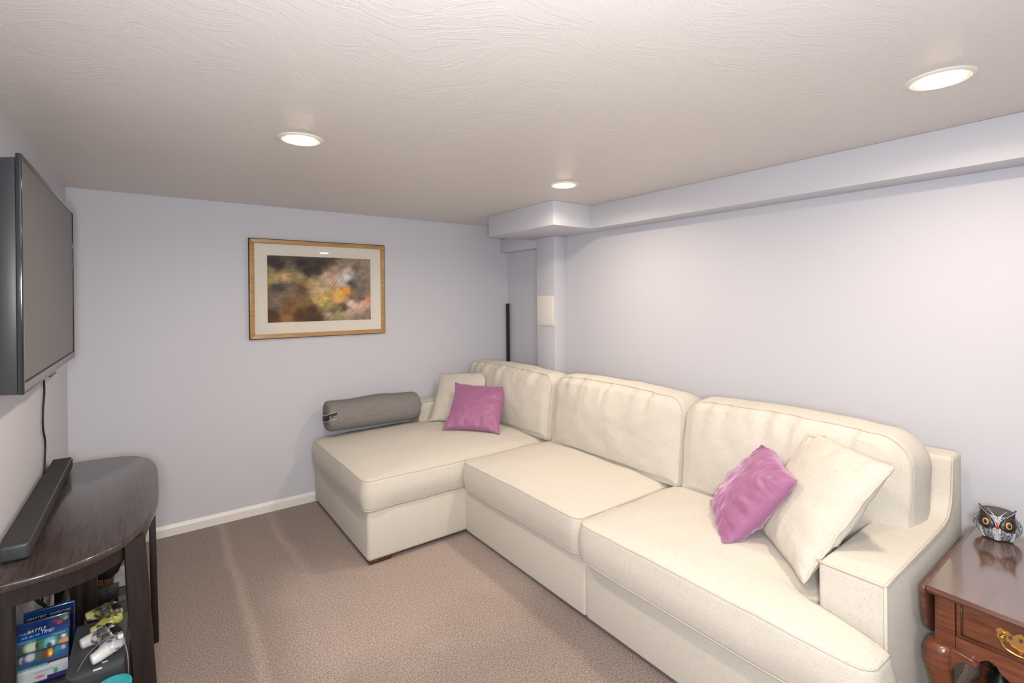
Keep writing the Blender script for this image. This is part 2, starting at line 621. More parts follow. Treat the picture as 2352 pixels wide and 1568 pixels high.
def bbox(x0, x1, y0, y1, z0, z1, bev=0.0, seg=2):
    """bevelled box as mesh"""
    bm = bmesh.new()
    bmesh.ops.create_cube(bm, size=1)
    bmesh.ops.scale(bm, vec=(x1 - x0, y1 - y0, z1 - z0), verts=bm.verts[:])
    bmesh.ops.translate(bm, vec=((x0 + x1) / 2, (y0 + y1) / 2, (z0 + z1) / 2), verts=bm.verts[:])
    if bev > 0:
        bmesh.ops.bevel(bm, geom=bm.edges[:], offset=bev, segments=seg, affect='EDGES', profile=0.5)
    me = bpy.data.meshes.new('box')
    bm.to_mesh(me)
    bm.free()
    if bev > 0:
        for p in me.polygons:
            p.use_smooth = True
        try:
            me.set_sharp_from_angle(angle=R(40))
        except Exception:
            pass
    return me


def hexa(bottom, top, bev=0.0, seg=2):
    """prism between two quads / polygons of equal length"""
    bm = bmesh.new()
    b = [bm.verts.new(p) for p in bottom]
    t = [bm.verts.new(p) for p in top]
    n = len(b)
    bm.faces.new(b[::-1])
    bm.faces.new(t)
    for i in range(n):
        bm.faces.new((b[i], b[(i + 1) % n], t[(i + 1) % n], t[i]))
    bmesh.ops.recalc_face_normals(bm, faces=bm.faces[:])
    if bev > 0:
        bmesh.ops.bevel(bm, geom=bm.edges[:], offset=bev, segments=seg, affect='EDGES', profile=0.5)
    me = bpy.data.meshes.new('prism')
    bm.to_mesh(me)
    bm.free()
    if bev > 0:
        for p in me.polygons:
            p.use_smooth = True
        try:
            me.set_sharp_from_angle(angle=R(35))
        except Exception:
            pass
    return me


def rounded_poly(corners, radii, step=0.025):
    """closed outline; corners CCW list of (x,y); returns Nx2"""
    pts = []
    n = len(corners)
    C = [np.array(c, float) for c in corners]
    if not hasattr(radii, '__len__'):
        radii = [radii] * n
    segs = []
    for i in range(n):
        p, a, q = C[i - 1], C[i], C[(i + 1) % n]
        u = (p - a) / np.linalg.norm(p - a)
        v = (q - a) / np.linalg.norm(q - a)
        ang = math.acos(max(-1, min(1, u @ v)))
        r = radii[i]
        if r < 1e-6:
            segs.append(np.array([a]))
            continue
        t = r / math.tan(ang / 2)
        cc = a + (u + v) / np.linalg.norm(u + v) * r / math.sin(ang / 2)
        s, e = a + u * t - cc, a + v * t - cc
        a0 = math.atan2(s[1], s[0])
        a1 = math.atan2(e[1], e[0])
        d = a1 - a0
        while d > PI:
            d -= 2 * PI
        while d < -PI:
            d += 2 * PI
        k = max(3, int(abs(d) * r / step * 2) + 3)
        segs.append(np.array([cc + r * np.array([math.cos(a0 + d * j / k), math.sin(a0 + d * j / k)]) for j in range(k + 1)]))
    out = []
    for i in range(n):
        out += list(segs[i])
        a, b = segs[i][-1], segs[(i + 1) % n][0]
        L = np.linalg.norm(b - a)
        k = int(L / step)
        for j in range(1, k):
            out.append(a + (b - a) * j / k)
    return np.array(out)


def out_normals(P):
    t = np.roll(P, -1, 0) - np.roll(P, 1, 0)
    t /= np.linalg.norm(t, axis=1)[:, None] + 1e-12
    return np.stack([t[:, 1], -t[:, 0]], 1)


def cushion_rings(P, h, r, center, crown=0.03, bulge=0.0, crown_b=0.0, caps=9, noise=0.0, seed=1, ns=9.0):
    """P: outline Nx2 CCW.  Returns rings array KxNx3 (bottom centre to top centre) and index of top / bottom edge rings."""
    nrm = out_normals(P)
    mn, mx = P.min(0), P.max(0)
    ctr, half = (mn + mx) / 2, (mx - mn) / 2
    c = np.array(center, float)
    rings = []

    def hump(Q):
        uv = (Q - ctr) / half
        return np.clip(1 - np.abs(uv[:, 0]) ** 2.6, 0, 1) ** 0.8 * np.clip(1 - np.abs(uv[:, 1]) ** 2.6, 0, 1) ** 0.8
    Pin = P - nrm * r
    for s in np.linspace(0.04, 0.96, caps):
        Q = c + (Pin - c) * s
        rings.append(np.c_[Q, -crown_b * hump(Q)])
    na = 4
    for j in range(na + 1):
        a = PI / 2 * j / na
        Q = P - nrm * r * (1 - math.sin(a))
        rings.append(np.c_[Q, np.full(len(Q), r - r * math.cos(a))])
        if j == na // 2:
            ib = len(rings) - 1
    nb = 4
    for j in range(1, nb):
        f = j / nb
        Q = P + nrm * bulge * math.sin(PI * f)
        rings.append(np.c_[Q, np.full(len(Q), r + (h - 2 * r) * f)])
    for j in range(na + 1):
        a = PI / 2 * j / na
        Q = P - nrm * r * (1 - math.cos(a))
        rings.append(np.c_[Q, np.full(len(Q), h - r + r * math.sin(a))])
        if j == na // 2:
            it = len(rings) - 1
    for s in np.linspace(0.96, 0.04, caps):
        Q = c + (Pin - c) * s
        rings.append(np.c_[Q, h + crown * hump(Q)])
    A = np.array(rings)
    if noise:
        nx = fbm(A[..., 0] * ns + A[..., 2] * ns * 0.7, A[..., 1] * ns - A[..., 2] * ns * 0.5, seed, 3) - 0.5
        A[..., 2] += nx * noise
        A[..., 0] += (fbm(A[..., 1] * ns, A[..., 2] * ns * 1.5 + A[..., 0] * 3, seed + 50, 3) - 0.5) * noise * 0.7
        A[..., 1] += (fbm(A[..., 0] * ns, A[..., 2] * ns * 1.5 + A[..., 1] * 3, seed + 90, 3) - 0.5) * noise * 0.7
    return A, ib, it


def rings_mesh(A):
    K, n, _ = A.shape
    V = list(A.reshape(-1, 3))
    F = []
    for k in range(K - 1):
        for i in range(n):
            j = (i + 1) % n
            F.append((k * n + i, k * n + j, (k + 1) * n + j, (k + 1) * n + i))
    V.append(A[0].mean(0))
    b = len(V) - 1
    V.append(A[-1].mean(0))
    t = len(V) - 1
    for i in range(n):
        j = (i + 1) % n
        F.append((b, j, i))
        F.append((t, (K - 1) * n + i, (K - 1) * n + j))
    return V, F


def tube(path, rad, closed=False, ns=8, caps=True):
    P = np.array(path, float)
    n = len(P)
    if closed:
        T = np.roll(P, -1, 0) - np.roll(P, 1, 0)
    else:
        T = np.gradient(P, axis=0)
    T /= np.linalg.norm(T, axis=1)[:, None] + 1e-12
    up = np.array([0, 0, 1.0])
    if abs(T[0] @ up) > 0.9:
        up = np.array([1.0, 0, 0])
    u = np.cross(T[0], up)
    u /= np.linalg.norm(u)
    V, F = [], []
    rad = np.full(n, rad) if np.isscalar(rad) else np.array(rad)
    for i in range(n):
        u = u - T[i] * (u @ T[i])
        u /= np.linalg.norm(u) + 1e-12
        v = np.cross(T[i], u)
        for k in range(ns):
            a = 2 * PI * k / ns
            V.append(P[i] + rad[i] * (math.cos(a) * u + math.sin(a) * v))
    for i in range(n if closed else n - 1):
        j = (i + 1) % n
        for k in range(ns):
            l = (k + 1) % ns
            F.append((i * ns + k, i * ns + l, j * ns + l, j * ns + k))
    if not closed and caps:
        F.append(tuple(range(ns - 1, -1, -1)))
        F.append(tuple((n - 1) * ns + k for k in range(ns)))
    return V, F


def smooth_path(pts, k=8):
    P = np.array(pts, float)
    P = np.vstack([2 * P[0] - P[1], P, 2 * P[-1] - P[-2]])
    out = []
    for i in range(1, len(P) - 2):
        for t in np.linspace(0, 1, k, endpoint=False):
            a, b, c, d = P[i - 1:i + 3]
            out.append(0.5 * (2 * b + (c - a) * t + (2 * a - 5 * b + 4 * c - d) * t * t + (3 * b - a - 3 * c + d) * t ** 3))
    out.append(P[-2])
    return np.array(out)


def lathe(prof, ns=32, sx=1.0, sy=1.0, center=(0, 0, 0)):
    V, F = [], []
    c = np.array(center, float)
    for r, z in prof:
        for k in range(ns):
            a = 2 * PI * k / ns
            V.append(c + np.array([r * sx * math.cos(a), r * sy * math.sin(a), z]))
    m = len(prof)
    for i in range(m - 1):
        for k in range(ns):
            l = (k + 1) % ns
            F.append((i * ns + k, i * ns + l, (i + 1) * ns + l, (i + 1) * ns + k))
    F.append(tuple(range(ns - 1, -1, -1)))
    F.append(tuple((m - 1) * ns + k for k in range(ns)))
    return V, F


def join(*geos):
    V, F = [], []
    for g in geos:
        if isinstance(g, bpy.types.Mesh):
            g = ([tuple(v.co) for v in g.vertices], [tuple(p.vertices) for p in g.polygons])
        o = len(V)
        V += list(g[0])
        F += [tuple(i + o for i in f) for f in g[1]]
    return V, F


def xf(geo, mat4):
    if isinstance(geo, bpy.types.Mesh):
        geo.transform(mat4)
        return geo
    return [tuple(mat4 @ Vector(tuple(map(float, v)))) for v in geo[0]], geo[1]


def remesh(geo, voxel=0.004, smooth=4):
    me = mesh_from('tmp', *geo)
    o = bpy.data.objects.new('tmp', me)
    COL.objects.link(o)
    m = o.modifiers.new('r', 'REMESH')
    m.mode = 'VOXEL'
    m.voxel_size = voxel
    m.use_smooth_shade = True
    s = o.modifiers.new('s', 'SMOOTH')
    s.iterations = smooth
    s.factor = 0.5
    dg = bpy.context.evaluated_depsgraph_get()
    dg.update()
    out = bpy.data.meshes.new_from_object(o.evaluated_get(dg))
    out.materials.clear()
    bpy.data.objects.remove(o)
    for p in out.polygons:
        p.use_smooth = True
    return out


def grid_print(w, h, img, depth=0.0):
    """flat printed sheet in local x (width) / z (height) facing -y, colours per vertex from img (rows top to bottom, sRGB 0..255)"""
    ny, nx = img.shape[:2]
    xs = np.linspace(-w / 2, w / 2, nx)
    zs = np.linspace(h, 0, ny)
    V = [(x, depth, z) for z in zs for x in xs]
    F = []
    for j in range(ny - 1):
        for i in range(nx - 1):
            a = j * nx + i
            F.append((a, a + nx, a + nx + 1, a + 1))
    me = mesh_from('sheet', V, F, False)
    s = np.clip(img / 255.0, 0, 1)
    lin = np.where(s <= 0.04045, s / 12.92, ((s + 0.055) / 1.055) ** 2.4)
    at = me.color_attributes.new('print', 'FLOAT_COLOR', 'POINT')
    at.data.foreach_set('color', np.c_[lin.reshape(-1, 3), np.ones(nx * ny)].astype(np.float32).ravel())
    return me


# ================================================================== ROOM
T = 0.12
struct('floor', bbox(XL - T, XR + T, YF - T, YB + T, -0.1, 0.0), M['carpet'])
struct('ceiling', bbox(XL - T, XR + T, YF - T, YB + T, H, H + 0.1), M['ceil'])
struct('wall_left', bbox(XL - T, XL, YF, YB, 0, H), M['wall'])
struct('wall_right', bbox(XR, XR + T, YF, YB, 0, H), M['wall'])
struct('wall_back', bbox(XL - T, XR + T, YB, YB + T, 0, H), M['wall'])
struct('wall_front', bbox(XL - T, XR + T, YF - T, YF, 0, H), M['wall'])
# boxed soffit along the right wall, its wider end, the lower beam behind the column
struct('trim_1', bbox(2.553, XR, YF, 2.50, 1.963, H, 0.004), M['wall'])
struct('trim_2', bbox(2.188, XR, 2.50, 3.285, 1.963, H, 0.004), M['wall'])
struct('trim_3', bbox(2.640, XR, 3.10, YB, 1.895, 2.02, 0.004), M['wall'])
struct('wall_column', bbox(2.590, XR, 2.952, 3.178, 0, 1.963, 0.004), M['wall'])


def baseboard(name, p0, p1, nrm):
    prof = [(0, 0), (0.013, 0), (0.013, 0.048), (0.010, 0.056), (0.007, 0.060), (0.004, 0.066), (0, 0.069)]
    p0, p1, nrm = Vector(p0), Vector(p1), Vector(nrm)
    a = [p0 + nrm * d + Vector((0, 0, z)) for d, z in prof]
    b = [p1 + nrm * d + Vector((0, 0, z)) for d, z in prof]
    return struct(name, hexa(a, b), M['trimwhite'])


baseboard('baseboard_back', (XL, YB, 0), (XR, YB, 0), (0, -1, 0))
baseboard('baseboard_left', (XL, YF, 0), (XL, YB - 0.013, 0), (1, 0, 0))
baseboard('baseboard_right', (XR, YF, 0), (XR, 2.95, 0), (-1, 0, 0))

# access panel on the column
t = thing('access_panel', 'square cream access panel on the column face', 'wall panel', (2.590, 3.062, 1.243))
part('panel_plate', bbox(2.582, 2.590, 2.957, 3.166, 1.245, 1.488, 0.003), M['panel'], t)
part('panel_door', bbox(2.579, 2.584, 2.967, 3.156, 1.255, 1.478, 0.0015), M['panel'], t)

# downlights ---------------------------------------------------------
LAB = ['round recessed downlight above the middle of the room, left of the other two',
       'round recessed downlight beside the boxed soffit corner',
       'round recessed downlight nearest the camera, at upper right',
       'unseen round recessed downlight overhead, assumed from the grid and added for brightness']
dl = thing('recessed_downlight', LAB[0], 'ceiling light', (DOWNLIGHTS[0][0], DOWNLIGHTS[0][1], H), group='recessed ceiling downlights')
ring_prof = [(0.066, -0.001), (0.066, -0.004), (0.070, -0.0065), (0.078, -0.006), (0.086, -0.003), (0.088, 0.0)]
V, F = [], []
for r_, z_ in ring_prof:
    for k in range(48):
        V.append((r_ * math.cos(2 * PI * k / 48), r_ * math.sin(2 * PI * k / 48), z_))
for i in range(len(ring_prof) - 1):
    for k in range(48):
        l = (k + 1) % 48
        F.append((i * 48 + k, i * 48 + l, (i + 1) * 48 + l, (i + 1) * 48 + k))
part('trim_ring', (V, F), M['lampwhite'], dl, world=False)
part('lens', lathe([(0.0595, -0.0065), (0.050, -0.0095), (0.025, -0.0115), (0.002, -0.012)], 48), M['lens'], dl, world=False)
part('lens_rim', lathe([(0.0668, -0.001), (0.0655, -0.0045), (0.062, -0.0065), (0.0585, -0.0068)], 48), M['lens_rim'], dl, world=False)
for i, (x, y) in enumerate(DOWNLIGHTS):
    if i:
        copy_tree(dl, (x, y, H), None, LAB[i])
    l = bpy.data.lights.new('downlight_lamp', 'AREA')
    l.shape = 'DISK'
    l.size = 0.12
    l.energy = DOWN_W
    l.color = DOWN_COL
    l.spread = R(165)
    lo = bpy.data.objects.new('downlight_lamp', l)
    lo.location = (x, y, H - 0.0135)
    COL.objects.link(lo)

# ================================================================== SOFA
sofa = thing('sectional_sofa', 'oatmeal linen sectional sofa with chaise along the lilac wall', 'sofa', (1.75, 2.0, 0))
ZB0, ZB1 = 0.022, 0.298
# bases (three modules)


def soft_box(x0, x1, y0, y1, z0, z1, bev=0.022):
    return bbox(x0, x1, y0, y1, z0, z1, bev, 4)


part('chaise_base', soft_box(0.948, 2.54, 2.650, 3.735, ZB0, ZB1), M['linen'], sofa)
part('seat_base', soft_box(1.572, 2.54, 1.603, 2.652, ZB0, ZB1, 0.014), M['linen'], sofa)
part('seat_base', soft_box(1.572, 2.54, 0.520, 1.601, ZB0, ZB1, 0.014), M['linen'], sofa)
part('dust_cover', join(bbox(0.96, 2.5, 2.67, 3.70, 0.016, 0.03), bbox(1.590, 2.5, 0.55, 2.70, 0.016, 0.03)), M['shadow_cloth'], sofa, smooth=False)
FEET = [(0.958, 2.660, 0.15, 0.06)] + [(x, y, 0.09, 0.07) for x, y in ((1.02, 3.60), (2.36, 3.60), (1.66, 1.70), (1.66, 0.62), (2.36, 0.62))]
for (x, y, wx, wy) in FEET:
    b = [(x + 0.004, y + 0.004, 0), (x + wx - 0.022, y + 0.004, 0), (x + wx - 0.022, y + wy, 0), (x + 0.004, y + wy, 0)]
    tq = [(x, y, 0.028), (x + wx, y, 0.028), (x + wx, y + wy, 0.028), (x, y + wy, 0.028)]
    part('foot', hexa(b, tq, 0.003), M['footwood'], sofa)

# back frame
part('back_frame', soft_box(2.415, 2.55, 0.515, 3.735, 0.05, 0.80), M['linen'], sofa)


def piped(name, A, ib, it, mat4, parent, edges=('t', 'b'), rad=0.0040):
    V, F = rings_mesh(A)
    c = part(name, xf((V, F), mat4), M['linen'], parent)
    pth = []
    for e in edges:
        P = A[it if e == 't' else ib]
        ctr = P.mean(0)
        pth.append(tube(P, rad, True, 6))
    g = xf(join(*pth), mat4)
    part('piping', g, M['piping'], c)
    return c


I4 = Matrix.Identity(4)


def seat(corners, radii, center, h=0.172, z=0.302, crown=0.045, seed=3, noise=0.012):
    P = rounded_poly(corners, radii, 0.03)
    A, ib, it = cushion_rings(P, h, 0.022, center, crown, 0.010, 0.0, 10, noise, seed, 7.0)
    # cushion sits flat on its base, front lip sags a little
    return piped('seat_cushion', A, ib, it, Matrix.Translation((0, 0, z)), sofa)


seat([(0.925, 2.637), (2.42, 2.637), (2.42, 3.715), (0.925, 3.715)], [0.05, 0.03, 0.03, 0.05], (1.65, 3.17), seed=11, crown=0.05)
seat([(1.535, 1.606), (2.42, 1.606), (2.42, 2.630), (1.535, 2.630)], [0.055, 0.03, 0.03, 0.045], (1.97, 2.11), seed=23)
P3 = rounded_poly([(1.515, 0.705), (2.42, 0.705), (2.42, 1.598), (1.515, 1.598)], [0.050, 0.03, 0.03, 0.045], 0.026)
A3, ib3, it3 = cushion_rings(P3, 0.172, 0.022, (1.95, 1.15), 0.048, 0.010, 0.0, 16, 0.012, 37, 7.0)
tt = np.clip((1.690 - A3[..., 0]) / 0.075 + 0.5, 0, 1)
tt = tt * tt * (3 - 2 * tt)
A3[..., 1] = 1.598 - (1.598 - A3[..., 1]) * (1 + 0.254 * tt)
piped('seat_cushion', A3, ib3, it3, Matrix.Translation((0, 0, 0.302)), sofa)

# arms: profile in x-z extruded along y


def arm(y0, y1, prof, name='arm'):
    P = [(x, y0, z) for x, z in prof]
    Q = [(x, y1, z) for x, z in prof]
    return part(name, hexa(P, Q, 0.014, 3), M['linen'], sofa)


armprof = [(1.708, 0.05), (1.708, 0.625)] + [(1.95, 0.628), (2.20, 0.632), (2.31, 0.638), (2.355, 0.652), (2.385, 0.68), (2.402, 0.72), (2.412, 0.78), (2.418, 0.855)] + [(2.545, 0.855), (2.545, 0.05)]
a1 = arm(0.508, 0.690, armprof)
pp = smooth_path([(x, 0.510, z + 0.001) for x, z in armprof[1:10]], 5)
part('piping', join(tube(pp, 0.0040, False, 6), tube([(1.708, 0.511, 0.055), (1.708, 0.511, 0.3), (1.708, 0.511, 0.622)], 0.005, False, 6),
                    tube([(1.7085, 0.51 + f * 0.18, 0.6235) for f in np.linspace(0, 1, 8)], 0.0045, False, 6)), M['piping'], a1)
# short low arm against the back wall, set back from the chaise end
a2 = arm(3.565, 3.742, [(1.70, 0.30), (1.70, 0.60), (1.74, 0.652), (2.25, 0.665), (2.35, 0.70), (2.40, 0.78), (2.42, 0.84), (2.545, 0.84), (2.545, 0.05), (1.80, 0.05)])
part('piping', tube(smooth_path([(1.70, 3.567, 0.32), (1.70, 3.567, 0.60), (1.74, 3.567, 0.653), (2.25, 3.567, 0.666)], 6), 0.005, False, 6), M['piping'], a2)


# back cushions: local outline x=width, y=height, thickness z; then stood up facing -x and leant back
def back_cushion(yc, width, height, z0, xface, lean, seed, droop=0.0, rt=0.09, thick=0.235):
    w2 = width / 2
    P = rounded_poly([(-w2, 0), (w2, 0), (w2, height), (-w2, height)], [0.03, 0.03, rt, rt], 0.013)
    A, ib, it = cushion_rings(P, thick, 0.030, (0, height * 0.5), 0.055, 0.016, 0.02, 20, 0.010, seed, 8.0)
    # soft vertical gathers running down from the top seam on the face
    u, v, zz = A[..., 0], A[..., 1], A[..., 2]
    face = np.clip((zz - thick * 0.75) / (thick * 0.25), 0, 1)
    top = np.clip((v - height * 0.50) / (height * 0.42), 0, 1) ** 1.3
    warp = u + 0.05 * (fbm(u * 4, v * 3, seed + 3, 2) - 0.5)
    g = (fbm(warp * 21 + 2.0 * v, v * 2.2 + seed, seed + 9, 2) - 0.5)
    edge = np.clip((w2 - np.abs(u)) / 0.08, 0, 1)
    A[..., 2] += face * edge * (0.040 * g * top + 0.014 * (fbm(u * 9, v * 7, seed + 31, 3) - 0.5))
    # top border bows, corners slump
    A[..., 1] += np.clip(v / height, 0, 1) ** 2 * (0.020 * np.cos(u / w2 * PI / 2) + droop * u / w2 + 0.010 * (fbm(u * 6, zz * 6, seed + 77, 2) - 0.5))
    # local (u,v,z) -> room: u -> -y (seen from camera left = far), v -> up, z -> -x
    m = Matrix(((0, 0, -1, 0), (1, 0, 0, 0), (0, 1, 0, 0), (0, 0, 0, 1)))
    rot = Matrix.Rotation(lean, 4, 'Y')
    mm = Matrix.Translation((xface + thick, yc, z0)) @ rot @ m
    return piped('back_cushion', A, ib, it, mm, sofa, ('t', 'b'))


back_cushion(3.115, 1.10, 0.448, 0.462, 2.165, R(7), 5, rt=0.075)
back_cushion(2.025, 1.00, 0.463, 0.457, 2.160, R(7), 17)
back_cushion(1.045, 0.945, 0.463, 0.457, 2.165, R(7), 29, rt=0.11)


# ================================================================== PILLOWS
def pillow_geo(s, thick, seed, pinch=0.07, wr=0.006, n=44, power=0.5, wfreq=7.0, ears=0.0, seamwr=1.0):
    lin = np.linspace(-1, 1, n)
    lin = np.sign(lin) * (1 - (1 - np.abs(lin)) ** 1.35)
    U, Vv = np.meshgrid(lin, lin)
    shape = (np.clip(1 - U ** 2, 0, 1) * np.clip(1 - Vv ** 2, 0, 1)) ** power
    X = U * (1 - pinch * (1 - Vv ** 2)) * (1 + ears * np.abs(U * Vv) ** 6)
    Y = Vv * (1 - pinch * (1 - U ** 2)) * (1 + ears * np.abs(U * Vv) ** 6)
    surf = []
    for side in (1, -1):
        h = shape * thick / 2
        ed = 1 - np.minimum(1 - np.abs(U), 1 - np.abs(Vv))       # 0 centre .. 1 edge
        along = np.where(np.abs(U) > np.abs(Vv), Vv, U)
        w_ = (fbm(along * wfreq + 10, ed * 2.0 + side * 5, seed + (side > 0) * 40, 2) - 0.5) * 2
        dia = (fbm((U + Vv) * 3.1, (U - Vv) * 3.1, seed + 13 + side, 3) - 0.5) * 2
        ring = np.clip((ed - 0.25) / 0.5, 0, 1) * np.clip((1 - ed) / 0.12, 0, 1)
        h = h + wr * (w_ * ring * seamwr + 0.55 * dia * np.clip((1 - ed) / 0.2, 0, 1))
        surf.append(np.stack([X * s / 2, Y * s / 2, side * np.maximum(h, 0.0008)], -1))
    # seam waviness
    A, B = surf
    sw = (fbm(X * 5, Y * 5, seed + 3, 2) - 0.5) * 0.012 * (s / 0.4)
    emask = np.clip((np.maximum(np.abs(U), np.abs(Vv)) - 0.55) / 0.45, 0, 1)
    A[..., 2] += sw * emask
    B[..., 2] += sw * emask
    V = list(A.reshape(-1, 3)) + list(B.reshape(-1, 3))
    F = []
    for j in range(n - 1):
        for i in range(n - 1):
            a = j * n + i
            F.append((a, a + 1, a + n + 1, a + n))
            b = a + n * n
            F.append((b, b + n, b + n + 1, b + 1))
    per = [i for i in range(n)] + [j * n + n - 1 for j in range(1, n)] + [(n - 1) * n + i for i in range(n - 2, -1, -1)] + [j * n for j in range(n - 2, 0, -1)]
    for k in range(len(per)):
        a, b = per[k], per[(k + 1) % len(per)]
        F.append((a, a + n * n, b + n * n, b))
    edge = np.array([(V[i] + V[i + n * n]) / 2 for i in per])
    return (V, F), edge


def pose(c, bl, br, tl):
    c, bl, br, tl = Vector(c), Vector(bl), Vector(br), Vector(tl)
    x = (br - bl).normalized()
    y = (tl - bl)
    y = (y - x * y.dot(x)).normalized()
    z = x.cross(y)
    m = Matrix((x, y, z)).transposed().to_4x4()
    m.translation = c
    return m


from mathutils.bvhtree import BVHTree


def world_tree(objs):
    bpy.context.view_layer.update()
    vs, ps = [], []
    for o in objs:
        b0 = len(vs)
        vs += [o.matrix_world @ v.co for v in o.data.vertices]
        ps += [tuple(b0 + i for i in p.vertices) for p in o.data.polygons]
    return BVHTree.FromPolygons(vs, ps)


SOFA_TREES = []
for o in sofa.children:
    k_ = o.name.split('.')[0]
    if k_ in ('seat_cushion', 'back_cushion', 'arm'):
        dirs = {'seat_cushion': [(0, 0, 1)], 'back_cushion': [(-1, 0, 0.0)], 'arm': [(0, 0, 1), (0, 1 if o is a1 else -1, 0)]}[k_]
        SOFA_TREES.append((world_tree([o]), [Vector(d) for d in dirs]))


def press(V, mat4, trees, margin):
    """the pillow's cloth gives way where it meets the cushions"""
    inv = mat4.inverted()
    out = []
    for v in V:
        p = mat4 @ Vector(tuple(map(float, v)))
        for _ in range(2):
            for t, dirs in trees:
                best = None
                for d in dirs:
                    # odd number of crossings: inside
                    o_, k, first = p.copy(), 0, None
                    while k < 6:
                        hit = t.ray_cast(o_, d)
                        if hit[0] is None:
                            break
                        k += 1
                        first = first or hit[0]
                        o_ = hit[0] + d * 1e-4
                    if k % 2 == 1:
                        L_ = (first - p).length
                        if best is None or L_ < best[0]:
                            best = (L_, first + d * margin)
                    else:
                        best = None
                        break
                if best and best[0] < 0.12:
                    p = best[1]
                    continue
                q = t.find_nearest(p, margin)
                if q[0] is not None and best is None:
                    w_ = p - q[0]
                    if w_.length > 1e-5:
                        p = q[0] + w_.normalized() * margin
        out.append(inv @ p)
    return [np.array(q) for q in out]


def place_pillow(name, label, mat, s, thick, mat4, seed, piping=False, extra=(), **kw):
    extra = list(extra)
    geo, edge = pillow_geo(s, thick, seed, **kw)
    V = press(geo[0], mat4, SOFA_TREES + extra, 0.011 if piping else 0.007)
    half = len(V) // 2
    n_ = int(round(math.sqrt(half)))
    per = [i for i in range(n_)] + [j * n_ + n_ - 1 for j in range(1, n_)] + [(n_ - 1) * n_ + i for i in range(n_ - 2, -1, -1)] + [j * n_ for j in range(n_ - 2, 0, -1)]
    edge = np.array([(V[i] + V[i + half]) / 2 for i in per])
    geo = (V, geo[1])
    root = thing(name, label, 'cushion', mat4.translation, mat4.to_euler(), group='scatter cushions on the sofa')
    c = part('pillow_cover', geo, mat, root, world=False)
    if piping:
        part('piping', tube(edge, 0.005, True, 6), M['piping'], c, world=False)
    else:
        part('seam', tube(edge, 0.0022, True, 5), mat, c, world=False)
    return c


# beige at the chaise corner
c1 = place_pillow('scatter_cushion', 'square oatmeal scatter cushion in the chaise corner behind the purple one', M['linen'], 0.44, 0.15,
             pose((1.985, 3.40, 0.690), (1.745, 3.473, 0.508), (2.02, 3.165, 0.526), (1.933, 3.674, 0.82)), 4, True, pinch=0.05, wr=0.006, power=0.42)
place_pillow('velvet_cushion', 'plum velvet cushion leaning in the chaise corner', M['velvet'], 0.405, 0.13,
             pose((1.936, 3.093, 0.668), (1.686, 3.135, 0.536), (1.969, 2.853, 0.515), (1.903, 3.333, 0.808)), 9, False, [(world_tree([c1]), [Vector((-0.5, -0.5, 0.7))])], pinch=0.075, wr=0.010, ears=0.03)
c2 = place_pillow('scatter_cushion', 'square oatmeal scatter cushion leaning on the right sofa arm', M['linen'], 0.475, 0.15,
             pose((1.992, 0.822, 0.712), (2.04, 1.076, 0.51), (1.73, 0.737, 0.518), (2.242, 0.90, 0.884)), 21, True, pinch=0.05, wr=0.006, power=0.42)
place_pillow('velvet_cushion', 'wrinkled plum velvet cushion leaning beside the right sofa arm', M['velvet'], 0.40, 0.15,
             pose((2.000, 1.070, 0.645), (2.111, 1.286, 0.505), (1.796, 1.04, 0.480), (2.261, 1.115, 0.789)), 35, False, [(world_tree([c2]), [Vector((-0.54, 0.61, 0.575))])], pinch=0.06, wr=0.012, wfreq=16.0, ears=0.01, power=0.42)

# grey bolster --------------------------------------------------------
bol = thing('bolster_cushion', 'grey quilted bolster lying on the chaise by the wall', 'cushion', (1.34, 3.60, 0.535), (0, 0, R(-3)))
n = 48
A = []
L = 0.69
for x, sc in [(-0.5, 0.05), (-0.5, 0.5), (-0.497, 0.80), (-0.485, 0.92), (-0.46, 0.985), (-0.40, 1.0)] + [(f, 1.0) for f in np.linspace(-0.3, 0.3, 13)] + [(0.40, 1.0), (0.46, 0.985), (0.485, 0.92), (0.497, 0.80), (0.5, 0.5), (0.5, 0.05)]:
    ring = []
    for k in range(n):
        a = 2 * PI * k / n
        cy, cz = math.cos(a), math.sin(a)
        ry, rz = 0.118, 0.108
        yy = ry * math.copysign(abs(cy) ** 0.85, cy)
        zz = rz * math.copysign(abs(cz) ** 0.85, cz)
        sag = 0.006 * math.sin(x * 9 + 1)
        ring.append((x * L, yy * sc, 0.104 + zz * sc * (1 + 0.0 * x) + sag * (1 if zz > 0 else 0)))
    A.append(ring)
A = np.array(A)
A[..., 2] = np.maximum(A[..., 2], 0.004 + 0.0 * A[..., 2])
part('bolster_cover', rings_mesh(A), M['quilt'], bol, world=False)
# strap with pale binding wrapped round the left end
sv = []


def strap_path(x, a0, a1, off=0.003, xo=0.0):
    out = []
    for a in np.linspace(a0, a1, 14):
        cy, cz = math.cos(a), math.sin(a)
        out.append((x + xo, -0.118 * abs(cy) ** 0.85 * math.copysign(1, cy) * 1.0 - off * cy, 0.104 + (0.108 + off) * abs(cz) ** 0.85 * math.copysign(1, cz)))
    return out


def ribbon(path, wv, th=0.003):
    P = np.array(path)
    V, F = [], []
    wv = np.array(wv, float)
    for p in P:
        d = np.array([0, p[1], p[2] - 0.104])
        d /= np.linalg.norm(d)
        for q in (p - wv, p + wv, p + wv + d * th, p - wv + d * th):
            V.append(q)
    for i in range(len(P) - 1):
        for k in range(4):
            l = (k + 1) % 4
            F.append((i * 4 + k, i * 4 + l, (i + 1) * 4 + l, (i + 1) * 4 + k))
    F.append((3, 2, 1, 0))
    e = (len(P) - 1) * 4
    F.append((e, e + 1, e + 2, e + 3))
    return V, F


